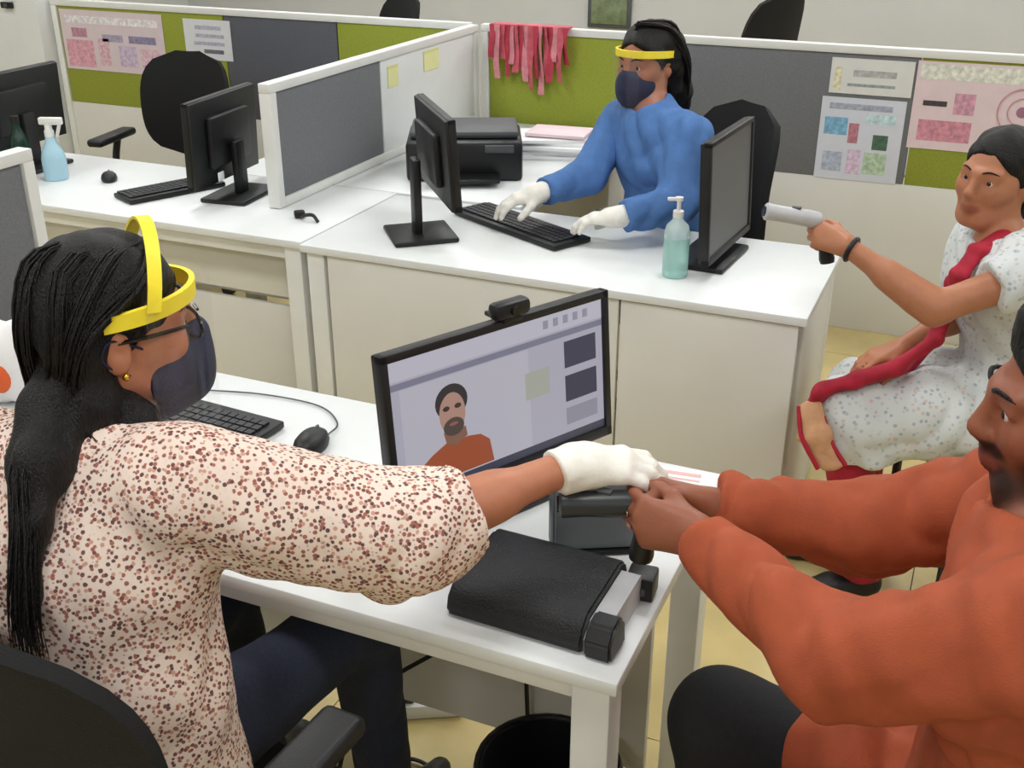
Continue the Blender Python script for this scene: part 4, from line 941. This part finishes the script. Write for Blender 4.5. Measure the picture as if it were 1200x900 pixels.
# ---------------- woman in blue with face shield, back workstation
def woman_blue():
    t = thing('person', 'woman in a blue tunic with yellow face shield and navy mask at the keyboard', 'person', (-0.93, 3.48, 0))
    H = Head((-1.045, 3.470, 1.225), frame_of(-0.72*RT-0.70*AWAY, radians(-4)), 1.0)
    lat = unit((-0.74, 0.67, 0)); f = unit((-0.67, -0.74, 0))
    rs, re, rw = V3((-1.130, 3.500, 1.03)), V3((-1.180, 3.320, 0.885)), V3((-1.275, 3.145, 0.862))
    ls, le, lw = V3((-0.860, 3.330, 1.03)), V3((-0.845, 3.195, 0.86)), V3((-0.985, 3.060, 0.842))
    hip, waist, chest, upper = V3((-0.93, 3.48, 0.585)), V3((-0.945, 3.455, 0.76)), V3((-0.980, 3.425, 0.95)), V3((-0.995, 3.42, 1.04)); neckb = V3((-1.005, 3.43, 1.09))
    hR, kR, aR = V3((-1.01, 3.53, 0.57)), V3((-1.31, 3.22, 0.565)), V3((-1.25, 3.28, 0.10))
    hL, kL, aL = V3((-0.88, 3.42, 0.57)), V3((-1.14, 3.08, 0.565)), V3((-1.10, 3.14, 0.10))
    def torso(S, g=0):
        S.cap(hip, waist, 0.115+g, 0.092+g, 0.05, lat, 1.28); S.cap(waist, chest, 0.092+g, 0.100+g, 0.05, lat, 1.32); S.cap(chest, upper, 0.100+g, 0.072+g, 0.05, lat, 1.5)
        S.cap(ls, rs, 0.050+g, 0.050+g, 0.05); S.cap(upper, neckb, 0.062+g, 0.048+g, 0.04)
    d1, d2 = unit((-0.75, -0.55, -0.15)), unit((-0.90, -0.10, -0.10)); nn = V3((0, 0, -1))
    S = Solid(); torso(S); S.chain([rs, re, rw], [0.044, 0.036, 0.024], 0.03); S.chain([ls, le, lw], [0.044, 0.036, 0.024], 0.03)
    S.chain([hR, kR, aR], [0.075, 0.05, 0.035], 0.03); S.chain([hL, kL, aL], [0.075, 0.05, 0.035], 0.03)
    S.cap(neckb, H.p(0, -0.018, -0.04), 0.048, 0.047, 0.03); H.build(S)
    add_hand(S, rw, d1, nn, 1, (0.3, 0.4, 0.3), 0.9); add_hand(S, lw, d2, nn, -1, (0.35, 0.4, 0.3), 0.9)
    me, _ = S.mesh('body', 0.0065); paint_skin(me, '#a86f55', H, LIPS); obj('body', me, SKIN, t, world=True, smooth='all'); H.eyes(t)
    f1, f2 = unit(rw-re), unit(lw-le)
    S = Solid(); S.chain([rs, re, rw], [0.068, 0.056, 0.044], 0.03); S.cut(rw-f1*0.02, f1); A = S.ops
    S = Solid(); S.chain([ls, le, lw], [0.072, 0.062, 0.046], 0.03); S.cut(lw-f2*0.02, f2)
    torso(S, 0.016); S.cap(hip, waist, 0.135, 0.11, 0.05, lat, 1.3); S.cap(hip, hip+f*0.22+V3((0, 0, 0.0)), 0.11, 0.085, 0.05, lat, 1.5); S.sub(neckb+V3((-0.02, -0.02, 0.05)), 0.064, 0.01); S.cut((0, 0, 0.47), (0, 0, -1))
    me, _ = S.mesh('tunic', 0.0075, fold=0.0055, ffreq=48, seed=0.9); obj('tunic', me, BLUE, t, world=True, smooth='all')
    S = Solid(); S.ops = A; me, _ = S.mesh('sleeve', 0.0075, fold=0.0045, ffreq=50); obj('sleeve', me, BLUE, t, world=True, smooth='all')
    S = Solid(); S.chain([hR, kR, aR], [0.088, 0.064, 0.05], 0.04); S.chain([hL, kL, aL], [0.088, 0.064, 0.05], 0.04); S.cap(hR, hL, 0.09, 0.09, 0.04); S.cut((0, 0, 0.09), (0, 0, -1))
    me, _ = S.mesh('trousers', 0.010, fold=0.002, ffreq=30); obj('trousers', me, DENIM, t, world=True, smooth='all')
    shoe(t, aR+V3((0.02, 0.02, -0.1)), aR+V3((-0.13, -0.13, -0.1))); shoe(t, aL+V3((0.02, 0.02, -0.1)), aL+V3((-0.13, -0.13, -0.1)))
    for (w, d, s, ff) in ((rw, d1, 1, f1), (lw, d2, -1, f2)):
        S = Solid(); add_hand(S, w, d, nn, s, (0.3, 0.4, 0.3) if s > 0 else (0.35, 0.4, 0.3), 0.9, gr=0.003); S.cap(w-ff*0.05, w+d*0.02, 0.036, 0.030, 0.02); S.cut(w-ff*0.045, -ff)
        me, _ = S.mesh('glove', 0.0045, fold=0.0012, ffreq=95); obj('glove', me, GLOVE, t, world=True, smooth='all')
    S = Solid(); c = H.sc; S.ell(H.p(0, -0.022, 0.036), H.fr, np.array((0.088, 0.102, 0.094))*c, 0.03); S.cut(H.p(0, 0.078, 0.082), H.fr[1]*0.82-H.fr[2]*0.57)
    S.chain([H.p(0, -0.075, 0.02), H.p(0.0, -0.115, -0.03), H.p(-0.01, -0.125, -0.12), H.p(-0.01, -0.115, -0.20)], [0.068, 0.060, 0.054, 0.030], 0.04)
    S.cap(H.p(-0.06, -0.055, 0.01), H.p(-0.05, -0.07, -0.09), 0.036, 0.03, 0.03)
    me, _ = S.mesh('hair', 0.007, fold=0.004, ffreq=70); obj('hair', me, HAIR, t, world=True, smooth='all')
    g = [[H.p(0, 0.04, 0.122), H.p(-0.06, -0.03, 0.10), H.p(-0.09, -0.07, 0.02), H.p(-0.06, -0.12, -0.08), H.p(-0.03, -0.13, -0.21)], [H.p(0, 0.03, 0.124), H.p(-0.03, -0.08, 0.10), H.p(-0.04, -0.13, 0.0), H.p(-0.03, -0.165, -0.10), H.p(0.0, -0.15, -0.22)]]
    hair_locks('hair_strands', t, g, 70, 0.004, 0.016, 9)
    face_shield(t, H, strap=False); cloth_mask(t, H)
woman_blue()

# ---------------- girl with the red scarf
def girl():
    t = thing('person', 'girl in a pale printed tunic and red scarf holding out a scanner', 'person', (0.12, 2.84, 0))
    H = Head((0.022, 2.853, 1.118), frame_of(-0.80*RT-0.58*AWAY, radians(2), radians(4)), 0.98)
    lat = unit((0.45, -0.89, 0)); f = unit((-0.89, -0.45, 0))
    ls, le, lw = V3((0.125, 2.665, 0.945)), V3((-0.060, 2.560, 0.875)), V3((-0.275, 2.600, 0.985))
    rs, re, rw = V3((0.010, 2.945, 0.930)), V3((-0.03, 2.86, 0.74)), V3((-0.125, 2.69, 0.715))
    hip, waist, chest, upper = V3((0.14, 2.84, 0.53)), V3((0.135, 2.84, 0.68)), V3((0.095, 2.82, 0.84)), V3((0.075, 2.812, 0.93)); neckb = V3((0.062, 2.822, 0.975))
    hL, kL, aL = V3((0.13, 2.75, 0.53)), V3((-0.225, 2.575, 0.565)), V3((-0.13, 2.66, 0.10))
    hR, kR, aR = V3((0.10, 2.91, 0.53)), V3((-0.22, 2.79, 0.55)), V3((-0.16, 2.82, 0.10))
    def torso(S, g=0):
        S.cap(hip, waist, 0.110+g, 0.088+g, 0.05, lat, 1.25); S.cap(waist, chest, 0.088+g, 0.095+g, 0.05, lat, 1.3); S.cap(chest, upper, 0.095+g, 0.07+g, 0.05, lat, 1.5)
        S.cap(ls, rs, 0.047+g, 0.047+g, 0.05); S.cap(upper, neckb, 0.06+g, 0.046+g, 0.04)
    hd = unit((-0.85, 0.25, 0.15)); hn = unit((0.1, 0.85, -0.5))
    S = Solid(); torso(S); S.chain([rs, re, rw], [0.042, 0.034, 0.022], 0.03); S.chain([ls, le, lw], [0.043, 0.036, 0.0225], 0.03); S.cap(le+(lw-le)*0.2, le+(lw-le)*0.5, 0.036, 0.03, 0.03)
    S.chain([hR, kR, aR], [0.07, 0.048, 0.033], 0.03); S.chain([hL, kL, aL], [0.07, 0.048, 0.033], 0.03)
    S.cap(neckb, H.p(0, -0.018, -0.04), 0.046, 0.045, 0.03); H.build(S)
    add_hand(S, lw, hd, hn, -1, ((0.5, 0.8, 0.5), (0.8, 0.95, 0.6), (0.9, 0.95, 0.6), (1.0, 0.95, 0.6)), 0.9, 0.04, (0.75, 0.5, 0.35))
    add_hand(S, rw, (-0.75, -0.5, -0.25), (0, 0, -1), 1, (0.35, 0.5, 0.3), 0.88)
    me, _ = S.mesh('body', 0.0055); paint_skin(me, '#b07556', H, LIPS); obj('body', me, SKIN, t, world=True, smooth='all'); H.eyes(t)
    a1 = unit(le-ls)
    S = Solid(); S.chain([ls, le], [0.068, 0.060], 0.03); S.cut(ls+a1*0.085, a1); torso(S, 0.014)
    S.cap(rs, rs+(re-rs)*0.45, 0.062, 0.056, 0.04)
    S.chain([hip, V3((-0.05, 2.68, 0.56)), V3((-0.235, 2.60, 0.56))], [0.125, 0.100, 0.084], 0.05); S.chain([hip, V3((-0.04, 2.86, 0.55)), V3((-0.22, 2.78, 0.545))], [0.12, 0.095, 0.082], 0.05)
    S.cap((-0.20, 2.58, 0.52), (-0.14, 2.60, 0.42), 0.075, 0.060, 0.05); S.cap((-0.12, 2.61, 0.54), (0.05, 2.68, 0.53), 0.06, 0.07, 0.05)
    S.sub(neckb+V3((-0.03, -0.015, 0.05)), 0.066, 0.01); S.cut((0, 0, 0.45), (0, 0, -1))
    me, _ = S.mesh('tunic', 0.007, fold=0.0055, ffreq=52, seed=0.2); obj('tunic', me, KURTA, t, world=True, smooth='all')
    S = Solid(); S.chain([hR, kR, aR], [0.070, 0.056, 0.066], 0.03); S.chain([hL, kL, aL], [0.070, 0.056, 0.068], 0.03); S.cap(hR, hL, 0.06, 0.06, 0.03); S.cut((0, 0, 0.07), (0, 0, -1))
    me, _ = S.mesh('salwar', 0.009, fold=0.004, ffreq=40); obj('salwar_trousers', me, RED, t, world=True, smooth='all')
    shoe(t, aR+V3((0.02, 0, -0.1)), aR+V3((-0.17, -0.06, -0.1))); shoe(t, aL+V3((0.02, 0, -0.1)), aL+V3((-0.16, -0.09, -0.1)))
    # scarf
    S = Solid()
    S.chain([(0.095, 2.90, 0.975), (0.06, 2.775, 0.997), (0.012, 2.735, 0.972), (-0.020, 2.70, 0.915), (-0.032, 2.705, 0.84), (-0.050, 2.675, 0.755)],
            [0.014, 0.014, 0.013, 0.012, 0.012, 0.012], 0.015, (0.6, -0.75, 0.1), 2.1)
    S.chain([(-0.050, 2.675, 0.755), (-0.12, 2.610, 0.695), (-0.21, 2.570, 0.662), (-0.280, 2.540, 0.635), (-0.312, 2.515, 0.575)],
            [0.014, 0.019, 0.019, 0.017, 0.013], 0.015, (0.25, 0.9, -0.1), 2.4)
    S.chain([(0.095, 2.90, 0.975), (0.03, 2.93, 0.95), (-0.03, 2.85, 0.85), (-0.05, 2.76, 0.72), (-0.10, 2.68, 0.665)], [0.014, 0.013, 0.013, 0.013, 0.012], 0.02, (0.5, 0.8, 0), 1.9)
    me, _ = S.mesh('scarf', 0.005, fold=0.0018, ffreq=70); obj('scarf', me, RED, t, world=True, smooth='all')
    S = Solid(); S.chain([(-0.302, 2.505, 0.600), (-0.275, 2.480, 0.54), (-0.225, 2.470, 0.475)], [0.015, 0.016, 0.013], 0.02, (0.8, 0.1, 0.3), 2.2)
    me, _ = S.mesh('scarf_border', 0.005, fold=0.003, ffreq=80); obj('scarf_border', me, mat('tan_border', '#c99872', 0.8, 0.12, 40), t, world=True, smooth='all', label='tan border of the scarf hanging over the knee')
    bm = B(); tube(bm, bez([(-0.325, 2.50, 0.60), (-0.305, 2.462, 0.54), (-0.255, 2.447, 0.468)], 12), 0.006, 6); tube(bm, bez([(-0.265, 2.50, 0.585), (-0.235, 2.478, 0.53), (-0.195, 2.470, 0.48)], 12), 0.006, 6); obj('scarf_edging', bm, RED, t, world=True)
    # hair gathered behind the head
    S = Solid(); S.ell(H.p(0, -0.020, 0.036), H.fr, np.array((0.082, 0.100, 0.089))*H.sc, 0.03); S.cut(H.p(0, 0.080, 0.080), H.fr[1]*0.84-H.fr[2]*0.54)
    S.cap(H.p(0, -0.085, 0.0), H.p(0, -0.10, -0.03), 0.045, 0.04, 0.03); S.chain([H.p(0, -0.10, -0.03), H.p(-0.01, -0.11, -0.10), (0.125, 2.87, 0.93)], [0.035, 0.026, 0.02], 0.02)
    S.cap(H.p(-0.068, -0.03, 0.0), H.p(-0.062, -0.04, -0.05), 0.026, 0.02, 0.03)
    me, _ = S.mesh('hair', 0.006, fold=0.0025, ffreq=100); obj('hair', me, HAIR, t, world=True, smooth='all')
    wd = unit(hd+unit(lw-le)); pc = lw-unit(lw-le)*0.015
    u1 = unit(np.cross(wd, (0, 0, 1))); u2 = np.cross(wd, u1)
    bm = B(); tube(bm, [pc+0.027*(u1*cos(2*pi*k/24)+u2*sin(2*pi*k/24)) for k in range(25)], 0.006, 8, cap=False); obj('bracelet', bm, BLACKP, t, world=True)
girl()

# ---------------- handheld scanners
def scanner(label, a, b, g0, g1, barrel):
    """barrel from a (lens end) to b, grip from g0 to g1, room coordinates"""
    t = thing('handheld_scanner', label, 'scanner', tuple(g1))
    a, b, g0, g1 = [Vector(p) for p in (a, b, g0, g1)]
    d = (b-a).normalized()
    bm = B(); tube(bm, [a, a+d*0.004, a.lerp(b, .3), a.lerp(b, .8), b-d*0.006, b], [0.016, 0.021, 0.019, 0.021, 0.019, 0.012], 18); obj('barrel', bm, barrel, t, world=True)
    bm = B(); tube(bm, bez([g0, g0.lerp(g1, .5)+d*0.004, g1], 10), [0.016, .017, .017, .016, .016, .016, .016, .017, .018, .019, .017], 14); obj('grip', bm, BLACKP, t, world=True)
    bm = B(); tube(bm, [a-d*0.003, a+d*0.002], 0.0125, 16); obj('lens', bm, BLACKG, t, world=True)
    bm = B(); box(bm, a.lerp(b, .55)+Vector((0, 0, 0.021)), (0.022, 0.012, 0.006), None, 0.002); obj('button', bm, DKGREY, t, world=True)
scanner('black handheld scanner gripped by the man above the near desk', (-0.486, 1.288, 0.962), (-0.375, 1.330, 0.966), (-0.375, 1.334, 0.966), (-0.372, 1.330, 0.872), mat('scanner_black', '#2b2d30', 0.35))
scanner('grey handheld scanner with black grip held by the girl', (-0.470, 2.585, 1.050), (-0.345, 2.645, 1.025), (-0.350, 2.640, 1.02), (-0.318, 2.640, 0.925), GREYP)
